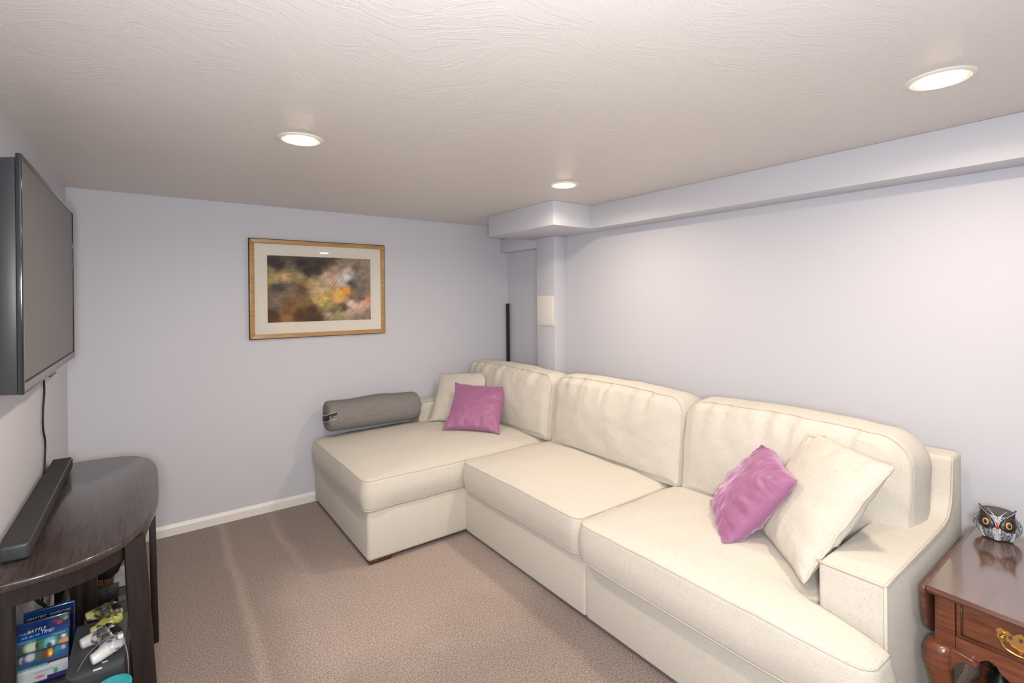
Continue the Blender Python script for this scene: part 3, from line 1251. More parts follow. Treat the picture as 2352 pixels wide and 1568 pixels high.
hx = -0.5 * L
loop = smooth_path([(hx + 0.055, -0.112, 0.128), (hx + 0.02, -0.108, 0.122), (hx - 0.008, -0.07, 0.105), (hx - 0.012, -0.02, 0.095), (hx - 0.006, 0.04, 0.09)], 5)
V, F = [], []
for p in loop:
    for d in ((0, 0, -0.022), (0, 0, 0.022), (-0.003, -0.003, 0.022), (-0.003, -0.003, -0.022)):
        V.append(p + np.array(d))
for i in range(len(loop) - 1):
    for k in range(4):
        l = (k + 1) % 4
        F.append((i * 4 + k, i * 4 + l, (i + 1) * 4 + l, (i + 1) * 4 + k))
F += [(3, 2, 1, 0), tuple((len(loop) - 1) * 4 + k for k in range(4))]
sp = part('carry_strap', (V, F), M['tape'], bol, world=False, label='dark carry strap at the left end')
part('strap_binding', join(tube([p + np.array((-0.003, -0.003, 0.023)) for p in loop], 0.003, False, 6), tube([p + np.array((-0.003, -0.003, -0.023)) for p in loop], 0.003, False, 6)), M['cream_edge'], sp, world=False, label='pale edge binding')

# ================================================================== PICTURE
pic = thing('framed_picture', 'gold framed abstract painting in brown and ochre on the back wall', 'picture', (1.018, YB, 1.207))
px0, px1, pz0, pz1 = 0.541, 1.497, 1.207, 1.896
fw, fd = 0.030, 0.030
yf = YB - fd


def frame_bar(a, b, c, d, y0, y1):
    return hexa([(p[0], y1, p[1]) for p in (a, b, c, d)], [(p[0], y0, p[1]) for p in (a, b, c, d)], 0.003)


o4 = [(px0, pz0), (px1, pz0), (px1, pz1), (px0, pz1)]
i4 = [(px0 + fw, pz0 + fw), (px1 - fw, pz0 + fw), (px1 - fw, pz1 - fw), (px0 + fw, pz1 - fw)]
for k in range(4):
    part('frame_rail', frame_bar(o4[k], o4[(k + 1) % 4], i4[(k + 1) % 4], i4[k], yf, YB - 0.001), M['goldwood'], pic)
e = 0.004
eo = [(px0 - e, pz0 - e), (px1 + e, pz0 - e), (px1 + e, pz1 + e), (px0 - e, pz1 + e)]
part('frame_edge', join(*[frame_bar(eo[k], eo[(k + 1) % 4], o4[(k + 1) % 4], o4[k], yf + 0.004, YB - 0.001) for k in range(4)]), M['darkedge'], pic, label='dark outer edge of the frame')
ax0, ax1, az0, az1 = 0.652, 1.386, 1.316, 1.786
ym = yf + 0.010
mo = [(px0 + fw - 0.004, pz0 + fw - 0.004), (px1 - fw + 0.004, pz0 + fw - 0.004), (px1 - fw + 0.004, pz1 - fw + 0.004), (px0 + fw - 0.004, pz1 - fw + 0.004)]
g = 0.016
mi = [(ax0 - g, az0 - g), (ax1 + g, az0 - g), (ax1 + g, az1 + g), (ax0 - g, az1 + g)]
part('mat_board', join(*[hexa([(p[0], ym + 0.006, p[1]) for p in (mo[k], mo[(k + 1) % 4], mi[(k + 1) % 4], mi[k])], [(p[0], ym, p[1]) for p in (mo[k], mo[(k + 1) % 4], mi[(k + 1) % 4], mi[k])]) for k in range(4)]), M['mat_board'], pic, smooth=False)
part('inner_mat', bbox(ax0 - g - 0.01, ax1 + g + 0.01, ym + 0.003, ym + 0.008, az0 - g - 0.01, az1 + g + 0.01), M['mat_board'], pic, smooth=False)
anch = [(.05, .05, 60, 50, 48), (.3, .1, 58, 48, 48), (.5, .08, 62, 52, 50), (.6, .05, 90, 75, 65), (.2, .2, 120, 110, 92), (.1, .15, 70, 60, 55), (.35, .25, 65, 56, 52), (.45, .2, 70, 60, 56), (.02, .25, 150, 130, 105), (.15, .3, 195, 168, 122), (.05, .33, 165, 150, 90), (.3, .36, 165, 145, 98), (.1, .45, 90, 78, 70), (.2, .5, 120, 108, 95), (.3, .5, 110, 85, 60), (.42, .38, 170, 150, 115), (.45, .5, 205, 180, 150), (.55, .3, 195, 170, 150), (.62, .2, 165, 140, 120), (.72, .1, 150, 128, 108), (.85, .12, 135, 115, 95), (.78, .22, 205, 182, 172), (.75, .33, 225, 220, 220), (.68, .42, 218, 212, 212), (.63, .4, 200, 170, 140), (.55, .5, 200, 175, 130), (.68, .57, 230, 165, 80), (.72, .55, 232, 150, 50), (.66, .64, 220, 175, 105), (.8, .4, 92, 82, 68), (.9, .3, 140, 125, 105), (.9, .5, 110, 98, 85), (.95, .4, 125, 108, 95), (.8, .62, 120, 105, 85), (.9, .65, 95, 80, 68), (.5, .68, 205, 185, 112), (.45, .6, 190, 165, 120), (.55, .75, 172, 152, 82), (.35, .7, 145, 118, 68), (.2, .75, 130, 95, 60), (.08, .7, 120, 105, 95), (.05, .9, 85, 55, 40), (.15, .92, 150, 105, 60), (.3, .9, 80, 55, 38), (.4, .8, 85, 55, 38), (.45, .95, 75, 55, 40), (.6, .85, 120, 105, 70), (.58, .92, 172, 152, 132), (.68, .9, 160, 150, 110), (.72, .78, 88, 72, 58), (.8, .72, 222, 195, 175), (.85, .78, 226, 195, 176), (.92, .72, 222, 182, 152), (.98, .67, 218, 150, 108), (.78, .85, 208, 172, 152), (.92, .82, 190, 160, 145), (.95, .9, 135, 115, 105), (.85, .95, 140, 120, 100), (.98, .98, 125, 105, 100)]
nx_, ny_ = 236, 152
U, Vv = np.meshgrid(np.linspace(0, 1, nx_), np.linspace(0, 1, ny_))
Uw = U + 0.07 * (fbm(U * 7, Vv * 5, 3, 4) - 0.5) + 0.035 * (fbm(U * 22, Vv * 16, 5, 3) - 0.5)
Vw = Vv + 0.08 * (fbm(U * 7, Vv * 5, 8, 4) - 0.5) + 0.035 * (fbm(U * 22, Vv * 16, 15, 3) - 0.5)
num = np.zeros((ny_, nx_, 3))
den = np.zeros((ny_, nx_, 1))
for (a, b, *c3) in anch:
    d2 = ((Uw - a) * 1.35) ** 2 + (Vw - b) ** 2 + 0.0006
    ww = (1 / d2 ** 1.7)[..., None]
    num += ww * np.array(c3, float)
    den += ww
img = num / den
# dry-brush streaks: right half sweeps up-right, left half lies flatter
ang = 0.30 - 1.25 / (1 + np.exp(-(U - 0.45) * 9))
s1 = U * 1.56 * np.cos(ang) + Vv * np.sin(ang)
s2 = -U * 1.56 * np.sin(ang) + Vv * np.cos(ang)
st = fbm(s1 * 9, s2 * 62, 21, 3) - 0.5
st2 = fbm(s1 * 22, s2 * 130, 27, 2) - 0.5
blo = fbm(U * 26, Vv * 20, 33, 4) - 0.5
img = img * (1 + 0.22 * st + 0.14 * st2 + 0.42 * blo)[..., None]
img += (fbm(U * 12, Vv * 9, 41, 3) - 0.5)[..., None] * np.array([26, 10, -14])
art = part('artwork', xf(grid_print(ax1 - ax0, az1 - az0, np.clip(img * 1.10, 20, 245)), Matrix.Translation(((ax0 + ax1) / 2, ym + 0.0026, az0))), M['print'], pic, fix=False)
part('glass_pane', bbox(px0 + fw - 0.003, px1 - fw + 0.003, ym - 0.004, ym - 0.002, pz0 + fw - 0.003, pz1 - fw + 0.003), M['glass'], pic, smooth=False)

# ================================================================== TELEVISION
XLW = XL + 0.0015
tv = thing('television', 'wall-mounted flat black television switched off on the left wall', 'television', (XL, 2.6, 1.2))
tx, ty0, ty1, tz0, tz1 = -0.300, 2.000, 3.180, 1.203, 1.908
part('bezel', join(*[bbox(*q, 0.0025) for q in ((tx - 0.0145, tx, ty0, ty0 + 0.014, tz0, tz1), (tx - 0.0145, tx, ty1 - 0.012, ty1, tz0, tz1), (tx - 0.0145, tx, ty0 + 0.012, ty1 - 0.011, tz1 - 0.012, tz1), (tx - 0.0145, tx, ty0 + 0.012, ty1 - 0.011, tz0, tz0 + 0.006))]), M['gloss_black'], tv)
part('screen', bbox(tx - 0.012, tx - 0.004, ty0 + 0.013, ty1 - 0.011, tz0 + 0.034, tz1 - 0.011), M['screen'], tv, smooth=False)
part('lower_strip', bbox(tx - 0.012, tx - 0.001, ty0 + 0.013, ty1 - 0.011, tz0 + 0.005, tz0 + 0.030, 0.002), M['silver_strip'], tv, label='silver-grey strip under the screen')
part('screen_gasket', bbox(tx - 0.012, tx - 0.003, ty0 + 0.013, ty1 - 0.011, tz0 + 0.029, tz0 + 0.036), M['rubber'], tv, smooth=False)
part('rear_housing', hexa([(tx - 0.0145, ty0 + 0.002, tz0 + 0.001), (tx - 0.0145, ty1 - 0.003, tz0 + 0.001), (tx - 0.0145, ty1 - 0.003, tz1 - 0.012), (tx - 0.0145, ty0 + 0.002, tz1 - 0.012)],
                          [(tx - 0.060, ty0 + 0.004, tz0 + 0.005), (tx - 0.060, ty1 - 0.01, tz0 + 0.005), (tx - 0.060, ty1 - 0.01, tz1 - 0.02), (tx - 0.060, ty0 + 0.004, tz1 - 0.02)], 0.003), M['grey_plastic'], tv)
part('sensor_tab', bbox(tx - 0.012, tx - 0.003, 2.50, 2.63, tz0 - 0.010, tz0 + 0.001, 0.002), M['black_plastic'], tv)
part('wall_bracket', join(bbox(XLW, XL + 0.008, 2.35, 2.85, 1.40, 1.72), bbox(XL + 0.008, tx - 0.058, 2.40, 2.44, 1.38, 1.74), bbox(XL + 0.008, tx - 0.058, 2.76, 2.80, 1.38, 1.74)), M['black_plastic'], tv, smooth=False)
cab = thing('power_cable', 'thin black cable hanging from the television to the stand', 'cable', (XL + 0.01, 2.95, 0.60))
part('cable', tube(smooth_path([(XL + 0.012, 2.93, 1.26), (XL + 0.008, 2.945, 1.16), (XL + 0.007, 2.965, 1.08), (XL + 0.007, 2.93, 1.00), (XL + 0.007, 2.925, 0.93), (XL + 0.007, 2.975, 0.85), (XL + 0.007, 2.955, 0.77), (XL + 0.007, 2.935, 0.66), (XL + 0.007, 2.90, 0.40), (XL + 0.007, 2.86, 0.20)], 8), 0.0038, False, 8), M['rubber'], cab)

# ================================================================== TV STAND
st = thing('media_stand', 'dark espresso bow-front media stand under the television', 'tv stand', (-0.19, 2.57, 0))
SX0, SD, SYC, SLN, SLF = -0.372, 0.393, 2.575, 0.635, 0.632


def bow(inset=0.0, n=70):
    pts = []
    for k in range(n + 1):
        a = PI * k / n
        ca, sa = math.cos(a), math.sin(a)
        ex = 2 / (2.75 if ca < 0 else 4.2)
        e2 = 2 / (3.0 if ca < 0 else 4.2)
        y = SYC + (SLF - inset) * math.copysign(abs(ca) ** ex, ca) if ca > 0 else SYC - (SLN - inset) * abs(ca) ** ex
        x = SX0 + (SD - inset) * abs(sa) ** e2
        pts.append((x, y))
    return pts          # from far end to near end around the front


def slab(inset, z0, z1, rnd=0.0):
    b = np.array(bow(inset)[::-1])       # near -> far, CCW with wall side closing
    if rnd:
        rings = []
        nrm = out_normals(b)
        for (ins, z) in ((rnd, z0), (rnd * 0.3, z0 + rnd * 0.3), (0, z0 + rnd), (0, z1 - rnd), (rnd * 0.3, z1 - rnd * 0.3), (rnd, z1)):
            Q = b - nrm * ins
            Q[:, 0] = np.maximum(Q[:, 0], SX0)
            rings.append(np.c_[Q, np.full(len(Q), z)])
        A = np.array(rings)
        K, n, _ = A.shape
        V = list(A.reshape(-1, 3))
        F = []
        for k in range(K - 1):
            for i in range(n):
                j = (i + 1) % n
                F.append((k * n + i, k * n + j, (k + 1) * n + j, (k + 1) * n + i))
        F.append(tuple(range(n - 1, -1, -1)))
        F.append(tuple((K - 1) * n + i for i in range(n)))
        me = mesh_from('slab', V, F, True)
        me.set_sharp_from_angle(angle=R(60))
        return me
    return hexa([(x, y, z0) for x, y in b], [(x, y, z1) for x, y in b])


part('top', slab(0.0, 0.664, 0.690, 0.007), M['espresso'], st)
# apron: bent strip under the top
ap_o, ap_i = bow(0.022, 70), bow(0.042, 70)
V, F = [], []
for (xo, yo), (xi, yi) in zip(ap_o, ap_i):
    V += [(xo, yo, 0.612), (xo, yo, 0.665), (xi, yi, 0.665), (xi, yi, 0.612)]
for i in range(len(ap_o) - 1):
    for k in range(4):
        l = (k + 1) % 4
        F.append((i * 4 + k, i * 4 + l, (i + 1) * 4 + l, (i + 1) * 4 + k))
me = mesh_from('apron', V, F, True)
me.set_sharp_from_angle(angle=R(50))
part('apron', me, M['espresso_v'], st)
sh_o = bow(0.035)[::-1]
sh_o = [(SX0, 2.005)] + [p for p in sh_o if p[0] > SX0 + 0.01] + [(SX0, 3.17), (SX0, 3.05), (SX0 + 0.05, 3.03), (SX0 + 0.05, 2.62), (SX0, 2.60)]
part('shelf', hexa([(x, y, 0.162) for x, y in sh_o], [(x, y, 0.185) for x, y in sh_o]), M['espresso'], st, smooth=False)


def leg(bottom, top):
    part('leg', hexa(bottom, top, 0.004), M['espresso_v'], st)


# near front, far front, near rear, far rear
leg([(-0.052, 2.085, 0), (0.014, 2.115, 0), (0.008, 2.150, 0), (-0.058, 2.120, 0)], [(-0.078, 2.085, 0.666), (-0.022, 2.125, 0.666), (-0.028, 2.16, 0.666), (-0.084, 2.12, 0.666)])
leg([(-0.010, 2.620, 0), (0.016, 2.620, 0), (0.016, 2.755, 0), (-0.010, 2.755, 0)], [(-0.018, 2.66, 0.666), (0.006, 2.66, 0.666), (0.006, 2.76, 0.666), (-0.018, 2.76, 0.666)])
leg([(-0.372, 2.035, 0), (-0.328, 2.035, 0), (-0.328, 2.075, 0), (-0.372, 2.075, 0)], [(-0.372, 2.035, 0.666), (-0.336, 2.035, 0.666), (-0.336, 2.075, 0.666), (-0.372, 2.075, 0.666)])
leg([(-0.372, 3.08, 0), (-0.33, 3.08, 0), (-0.33, 3.12, 0), (-0.372, 3.12, 0)], [(-0.372, 3.08, 0.666), (-0.33, 3.08, 0.666), (-0.33, 3.12, 0.666), (-0.372, 3.12, 0.666)])
for x0, x1, b0, b1 in ((-0.262, -0.226, -0.244, -0.214), (-0.205, -0.170, -0.206, -0.178)):
    part('centre_post', hexa([(b0, 2.455, 0.185), (b1, 2.455, 0.185), (b1, 2.49, 0.185), (b0, 2.49, 0.185)], [(x0, 2.455, 0.666), (x1, 2.455, 0.666), (x1, 2.49, 0.666), (x0, 2.49, 0.666)], 0.003), M['espresso_v'], st)
part('rear_rail', bbox(-0.372, -0.352, 2.07, 3.09, 0.60, 0.664), M['espresso'], st)

# soundbar
sb = thing('soundbar', 'long charcoal soundbar lying on the stand along the wall', 'soundbar', (-0.335, 2.55, 0.690))
part('body', bbox(-0.374, -0.305, 2.085, 3.105, 0.692, 0.742, 0.010, 4), M['grey_plastic'], sb)
part('grille', join(bbox(-0.372, -0.309, 2.092, 3.098, 0.741, 0.744, 0.001), bbox(-0.307, -0.3035, 2.095, 3.095, 0.700, 0.736, 0.001)), M['cloth_speaker'], sb)
for y_ in (2.12, 2.98):
    part('base_pad', bbox(-0.365, -0.31, y_, y_ + 0.06, 0.6905, 0.693), M['rubber'], sb, smooth=False)

# ---- things on the stand's shelf
SH = 0.1858


def text(body, size, loc, mat, parent, width=None, shear=0.0, name='lettering', sx=1.0):
    cu = bpy.data.curves.new(name, 'FONT')
    cu.body = body
    cu.size = size
    cu.align_x = 'LEFT'
    cu.shear = shear
    cu.materials.append(mat)
    tmp = bpy.data.objects.new('tmp', cu)
    COL.objects.link(tmp)
    dg = bpy.context.evaluated_depsgraph_get()
    dg.update()
    me = bpy.data.meshes.new_from_object(tmp.evaluated_get(dg))
    bpy.data.objects.remove(tmp)
    xs = [v.co.x for v in me.vertices]
    k = sx
    if width:
        k = width / (max(xs) - min(xs))
    mnx = min(xs)
    for v in me.vertices:
        v.co = Vector(((v.co.x - mnx) * k, 0, v.co.y))
    me.transform(Matrix.Translation(loc))
    if not me.materials:
        me.materials.append(mat)
    o = bpy.data.objects.new(name, me)
    COL.objects.link(o)
    o.parent = parent
    return o


def blobs(img, items):
    h, w_ = img.shape[:2]
    yy, xx = np.mgrid[0:h, 0:w_]
    xx = xx / w_
    yy = yy / h
    for (cx, cy, rx, ry, col) in items:
        d = ((xx - cx) / rx) ** 2 + ((yy - cy) / ry) ** 2
        a = np.clip(1.25 - d, 0, 1)[..., None]
        img[:] = img * (1 - a) + np.array(col, float) * a
    return img


def rect(img, x0, y0, x1, y1, col):
    h, w_ = img.shape[:2]
    img[int(y0 * h):int(y1 * h), int(x0 * w_):int(x1 * w_)] = col


CW, CH, CT = 0.130, 0.196, 0.016


def disc_case(label, loc, lean, img, name='disc_case'):
    root = thing(name, label, 'disc case', loc, (R(-lean), 0, R(-1)), group='disc cases leaning inside the stand')
    c = part('case', bbox(-CW / 2 - 0.003, CW / 2 + 0.003, 0.001, CT, 0, CH + 0.004, 0.003), M['blue_case'], root, world=False)
    part('sleeve', grid_print(CW, CH, img, 0.0), M['cover'], root, world=False, fix=False)
    return root


im = np.zeros((130, 98, 3))
im[:] = (8, 60, 140)
rect(im, 0, 0, 1, .18, (6, 42, 100))
rect(im, 0, .255, 1, .30, (20, 110, 160))
blobs(im, [(.73, .06, .05, .035, (130, 30, 110)), (.82, .10, .07, .04, (190, 50, 70)), (.93, .05, .06, .05, (190, 160, 110)), (.88, .03, .08, .03, (70, 110, 90))])
rect(im, 0, .31, 1, .47, (70, 105, 95))
sub = im[int(.31 * 130):int(.47 * 130)]
blobs(sub, [(.1, .6, .15, .5, (70, 85, 80)), (.28, .45, .16, .6, (205, 225, 190)), (.40, .5, .05, .5, (80, 60, 80)), (.48, .4, .08, .8, (70, 130, 90)), (.64, .5, .14, .8, (120, 190, 205)), (.68, .6, .06, .3, (235, 235, 245)), (.62, .8, .06, .3, (40, 80, 100)), (.9, .25, .06, .22, (235, 225, 215)), (.92, .75, .14, .35, (205, 165, 110))])
rect(im, 0, .47, 1, .485, (12, 45, 70))
rect(im, 0, .485, 1, .64, (60, 75, 85))
sub = im[int(.485 * 130):int(.64 * 130)]
blobs(sub, [(.1, .5, .05, .4, (180, 220, 200)), (.2, .6, .12, .4, (90, 70, 120)), (.27, .4, .12, .5, (195, 205, 215)), (.42, .5, .08, .8, (85, 100, 85)), (.6, .5, .12, .8, (120, 80, 50)), (.645, .5, .06, .5, (245, 170, 50)), (.645, .62, .03, .2, (255, 240, 150)), (.8, .5, .1, .8, (40, 130, 150)), (.9, .4, .05, .4, (200, 180, 200)), (.92, .8, .2, .3, (10, 90, 160))])
rect(im, .50, .485, .51, .66, (130, 165, 150))
rect(im, 0, .64, 1, .685, (16, 90, 150))
rect(im, 0, .685, 1, .715, (95, 60, 50))
rect(im, .02, .715, .60, .735, (40, 160, 165))
rect(im, 0, .735, 1, .80, (205, 212, 225))
rect(im, .60, .715, 1, .735, (30, 40, 40))
rect(im, 0, .745, .65, .75, (40, 45, 70))
rect(im, 0, .80, 1, .97, (190, 200, 205))
rect(im, .35, .83, .72, .84, (150, 160, 170))
blobs(im, [(.45, .9, .1, .03, (210, 120, 130)), (.75, .88, .05, .05, (70, 150, 110))])
rect(im, .6, .93, 1, 1, (25, 20, 110))
d1 = disc_case('blue disc case with picture panels, front of the two leaning in the stand', (-0.308, 2.290, SH + 0.003), 7, im)
y_ = -0.0012
text('THE', 0.0088, (-0.058, y_, 0.1647), M['pale_ink'], d1, 0.019, 0.25, 'title_lettering')
text('BATTLE', 0.0150, (-0.038, y_, 0.1652), M['white_ink'], d1, 0.047, 0.25, 'title_lettering')
text('FOR ALL OF', 0.0088, (-0.053, y_, 0.1521), M['pale_ink'], d1, 0.046, 0.25, 'title_lettering')
text('TIME!', 0.0145, (-0.003, y_, 0.1533), M['white_ink'], d1, 0.032, 0.25, 'title_lettering')
text('THE COMPLETE,', 0.0062, (-0.060, y_, 0.1385), M['pale_ink'], d1, 0.042, 0.2, 'blurb_lettering')
text('EXPERIENCE', 0.0062, (0.022, y_, 0.1385), M['pale_ink'], d1, 0.036, 0.2, 'blurb_lettering')
im2 = np.zeros((130, 98, 3))
im2[:] = (6, 10, 18)
rect(im2, 0, 0, 1, .09, (8, 40, 90))
rect(im2, 0, .045, 1, .055, (20, 70, 120))
rect(im2, 0, .09, 1, .2, (34, 34, 40))
blobs(im2, [(.75, .15, .2, .06, (52, 50, 46)), (.7, .22, .03, .02, (150, 130, 120))])
d2 = disc_case('dark disc case, rear of the two leaning in the stand', (-0.300, 2.362, SH + 0.004), 7, im2)
text('GREATEST', 0.0095, (-0.058, y_, 0.1745), M['grey_ink'], d2, 0.050, 0.0, 'title_lettering')
text('ADVENTURE', 0.0095, (0.000, y_, 0.1745), M['grey_ink'], d2, 0.056, 0.0, 'title_lettering')
# game console (flat dark box with rounded corner and two small white lights)
gc = thing('game_console', 'dark grey game console on the stand shelf under the controllers', 'game console', (-0.165, 2.22, SH))
P = rounded_poly([(-0.228, 2.062), (-0.082, 2.062), (-0.082, 2.385), (-0.228, 2.385)], [0.03, 0.006, 0.006, 0.006], 0.02)
part('console_body', hexa([(x, y, SH) for x, y in P], [(x, y, 0.2858) for x, y in P], 0.002), M['grey_plastic'], gc)
part('console_lid', hexa([(x, y, 0.2858) for x, y in P], [(x, y, 0.2898) for x, y in P]), M['console_grey'], gc, smooth=False)
part('light_bar', bbox(-0.160, -0.138, 2.066, 2.074, 0.2899, 0.2910), M['white_plastic'], gc, smooth=False)
part('light_bar', bbox(-0.140, -0.125, 2.096, 2.102, 0.2899, 0.2910), M['white_plastic'], gc, smooth=False)

# game controllers


def ellip(c, r, rot=None, n=14):
    V, F = [], []
    prof = [(math.sin(PI * i / n), -math.cos(PI * i / n)) for i in range(1, n)]
    g_ = lathe(prof, 16)
    m = Matrix.Translation(c) @ (rot if rot else Matrix.Identity(4)) @ Matrix.Diagonal((*r, 1))
    return xf(g_, m)


def make_controller(label, shell, grip_mat, loc, rot):
    root = thing('game_controller', label, 'game controller', loc, rot, group='game controllers on the console')
    shell_geo = [ellip((0, 0.004, 0.024), (0.066, 0.034, 0.022)), ellip((-0.052, -0.004, 0.024), (0.030, 0.038, 0.023), Matrix.Rotation(R(12), 4, 'Z')), ellip((0.052, -0.004, 0.024), (0.030, 0.038, 0.023), Matrix.Rotation(R(-12), 4, 'Z'))]
    part('shell', remesh(join(*shell_geo), 0.0035, 4), shell, root, world=False)
    for s in (-1, 1):
        gp = smooth_path([(s * 0.055, -0.012, 0.021), (s * 0.062, -0.030, 0.020), (s * 0.067, -0.046, 0.018), (s * 0.068, -0.058, 0.017), (s * 0.068, -0.064, 0.0165)], 6)
        nn = len(gp)
        rad = [0.0225 - 0.007 * (i / (nn - 1)) for i in range(nn)]
        rad[-4:] = [0.0150, 0.0135, 0.0105, 0.006]
        part('grip', tube(gp, rad, False, 14), grip_mat, root, world=False)
    part('touchpad', bbox(-0.026, 0.026, 0.006, 0.034, 0.041, 0.0465, 0.003), M['black_plastic'], root, world=False)
    for s in (-1, 1):
        k = part('thumbstick', join(lathe([(0.013, 0.036), (0.012, 0.043), (0.006, 0.044), (0.006, 0.050), (0.011, 0.051), (0.0115, 0.054), (0.009, 0.055), (0.003, 0.0535)], 20, center=(s * 0.027, -0.014, 0))), M['stick'], root, world=False)
    part('direction_pad', join(bbox(-0.066, -0.042, 0.006, 0.013, 0.043, 0.049, 0.0015), bbox(-0.0575, -0.0505, -0.002, 0.021, 0.043, 0.049, 0.0015)), M['black_plastic'], root, world=False)
    for dx, dy in ((0, 0.012), (0, -0.012), (0.012, 0), (-0.012, 0)):
        part('face_button', lathe([(0.0045, 0.040), (0.0045, 0.0485), (0.0035, 0.0495)], 12, center=(0.054 + dx, 0.010 + dy, 0)), M['stick'], root, world=False)
    return root


TOPC = 0.2905
make_controller('white and grey camouflage game controller nearest the camera on the console', M['camo_grey'], M['white_plastic'], (-0.124, 2.175, TOPC + 0.006), (R(3), R(-3), R(-74)))
make_controller('yellow-green camouflage game controller behind the white one', M['camo_green'], M['camo_green'], (-0.130, 2.342, TOPC + 0.006), (R(3), R(-3), R(-80)))
t = thing('usb_cable', 'thin pale cable arching over the white controller', 'cable', (-0.09, 2.1, TOPC))
part('cord', tube(smooth_path([(-0.200, 2.085, TOPC + 0.004), (-0.175, 2.09, TOPC + 0.045), (-0.130, 2.085, TOPC + 0.082), (-0.092, 2.075, TOPC + 0.080), (-0.076, 2.06, TOPC + 0.045), (-0.070, 2.048, TOPC - 0.005), (-0.072, 2.06, SH + 0.004)], 8), 0.0016, False, 8), M['silver_strip'], t)
part('plug', bbox(-0.098, -0.083, 2.067, 2.082, TOPC + 0.075, TOPC + 0.085, 0.002), M['white_plastic'], t)

# teal tin
t = thing('round_tin', 'round tin with a teal lid on the stand shelf in front of the console', 'tin', (-0.108, 1.990, SH))
part('tin_body', lathe([(0.047, 0), (0.048, 0.002), (0.048, 0.076)], 40), M['black_plastic'], t, world=False)
part('tin_lid', lathe([(0.0495, 0.070), (0.0495, 0.082), (0.048, 0.0845), (0.043, 0.0835), (0.002, 0.0835)], 40), M['teal'], t, world=False)

# grey router with cable loop, black block, brown card box, ribbed pale block
t = thing('network_router', 'grey router with looped black cable on the stand shelf', 'router', (-0.118, 2.575, SH))
part('router_body', xf(bbox(-0.055, 0.055, -0.075, 0.075, 0.0, 0.030, 0.008, 3), Matrix.Rotation(R(-20), 4, 'Z')), M['silver_strip'], t, world=False)
part('router_top', xf(bbox(-0.045, 0.045, -0.065, 0.065, 0.029, 0.033, 0.003, 2), Matrix.Rotation(R(-20), 4, 'Z')), M['grey_plastic'], t, world=False)
part('cable_loop', tube(smooth_path([(-0.05, 0.02, 0.036), (-0.02, 0.06, 0.05), (0.03, 0.08, 0.055), (0.055, 0.05, 0.05), (0.02, 0.03, 0.045), (-0.04, -0.02, 0.038)], 8), 0.002, False, 8), M['rubber'], t, world=False)
t = thing('set_top_box', 'small black box standing on the stand shelf behind the router', 'box', (-0.170, 2.73, SH))
part('box_body', bbox(-0.215, -0.125, 2.70, 2.765, SH, SH + 0.058, 0.002), M['black_plastic'], t)
part('box_foot', bbox(-0.21, -0.13, 2.704, 2.761, SH - 0.0005, SH + 0.003), M['rubber'], t, smooth=False)
t = thing('card_box', 'small brown cardboard box on the far part of the stand shelf', 'box', (-0.215, 2.87, SH))
part('box_body', xf(bbox(-0.05, 0.05, -0.05, 0.05, 0, 0.09, 0.002), Matrix.Rotation(R(28), 4, 'Z')), M['cardboard'], t, world=False)
part('box_flap', xf(bbox(-0.05, 0.05, -0.05, 0.0, 0.0905, 0.0925), Matrix.Rotation(R(28), 4, 'Z')), M['cardboard'], t, world=False, smooth=False)
t = thing('ribbed_box', 'pale grey ribbed box at the far end of the stand shelf', 'box', (-0.10, 2.88, SH))
part('box_body', bbox(-0.145, -0.045, 2.84, 2.97, SH, SH + 0.04, 0.002), M['ribbed'], t)
part('rib', join(*[bbox(-0.145 + 0.0072 * k, -0.1415 + 0.0072 * k, 2.838, 2.841, SH + 0.002, SH + 0.038) for k in range(14)]), M['ribbed'], t, smooth=False, kind='stuff')
# black adapter hanging under the top with cable
t = thing('hanging_adapter', 'black rounded power adapter hanging by its cord under the stand top', 'adapter', (-0.165, 2.70, 0.352))
part('adapter_body', xf(lathe([(0.012, -0.050), (0.034, -0.044), (0.050, -0.02), (0.056, 0.02), (0.056, 0.09), (0.05, 0.10)], 28, 1.0, 0.6), Matrix.Rotation(R(12), 4, 'Y')), M['black_plastic'], t, world=False)
part('cord', tube(smooth_path([(-0.008, 0, -0.045), (-0.004, 0.01, -0.080), (0.006, -0.01, -0.105), (0.012, -0.03, -0.122)], 8), 0.0025, False, 8), M['rubber'], t, world=False)
part('cord', tube(smooth_path([(0.045, 0, 0.02), (0.07, 0.02, 0.04), (0.09, 0.03, 0.07)], 8), 0.002, False, 8), M['rubber'], t, world=False)
part('cord', tube([(0.02, 0.0, 0.09), (0.02, 0.0, 0.310)], 0.0025, False, 8), M['rubber'], t, world=False)
# tangled cables against the wall behind the cases
t = thing('cable_bundle', 'tangled black cables hanging behind the disc cases', 'cable', (-0.30, 2.6, SH))
part('cable', tube(smooth_path([(-0.362, 2.44, 0.585), (-0.362, 2.45, 0.48), (-0.345, 2.46, 0.40), (-0.32, 2.50, 0.33), (-0.31, 2.55, SH + 0.008)], 8), 0.006, False, 8), M['rubber'], t)
part('cable', tube(smooth_path([(-0.33, 2.62, 0.46), (-0.30, 2.60, 0.42), (-0.275, 2.58, 0.385), (-0.26, 2.52, 0.37), (-0.25, 2.50, 0.30), (-0.26, 2.54, SH + 0.006)], 8), 0.004, False, 8), M['rubber'], t)
part('cable', tube(smooth_path([(-0.30, 2.66, 0.60), (-0.285, 2.62, 0.50), (-0.27, 2.60, 0.43), (-0.275, 2.58, 0.38), (-0.25, 2.60, 0.30), (-0.24, 2.62, SH + 0.006)], 8), 0.004, False, 8), M['rubber'], t)

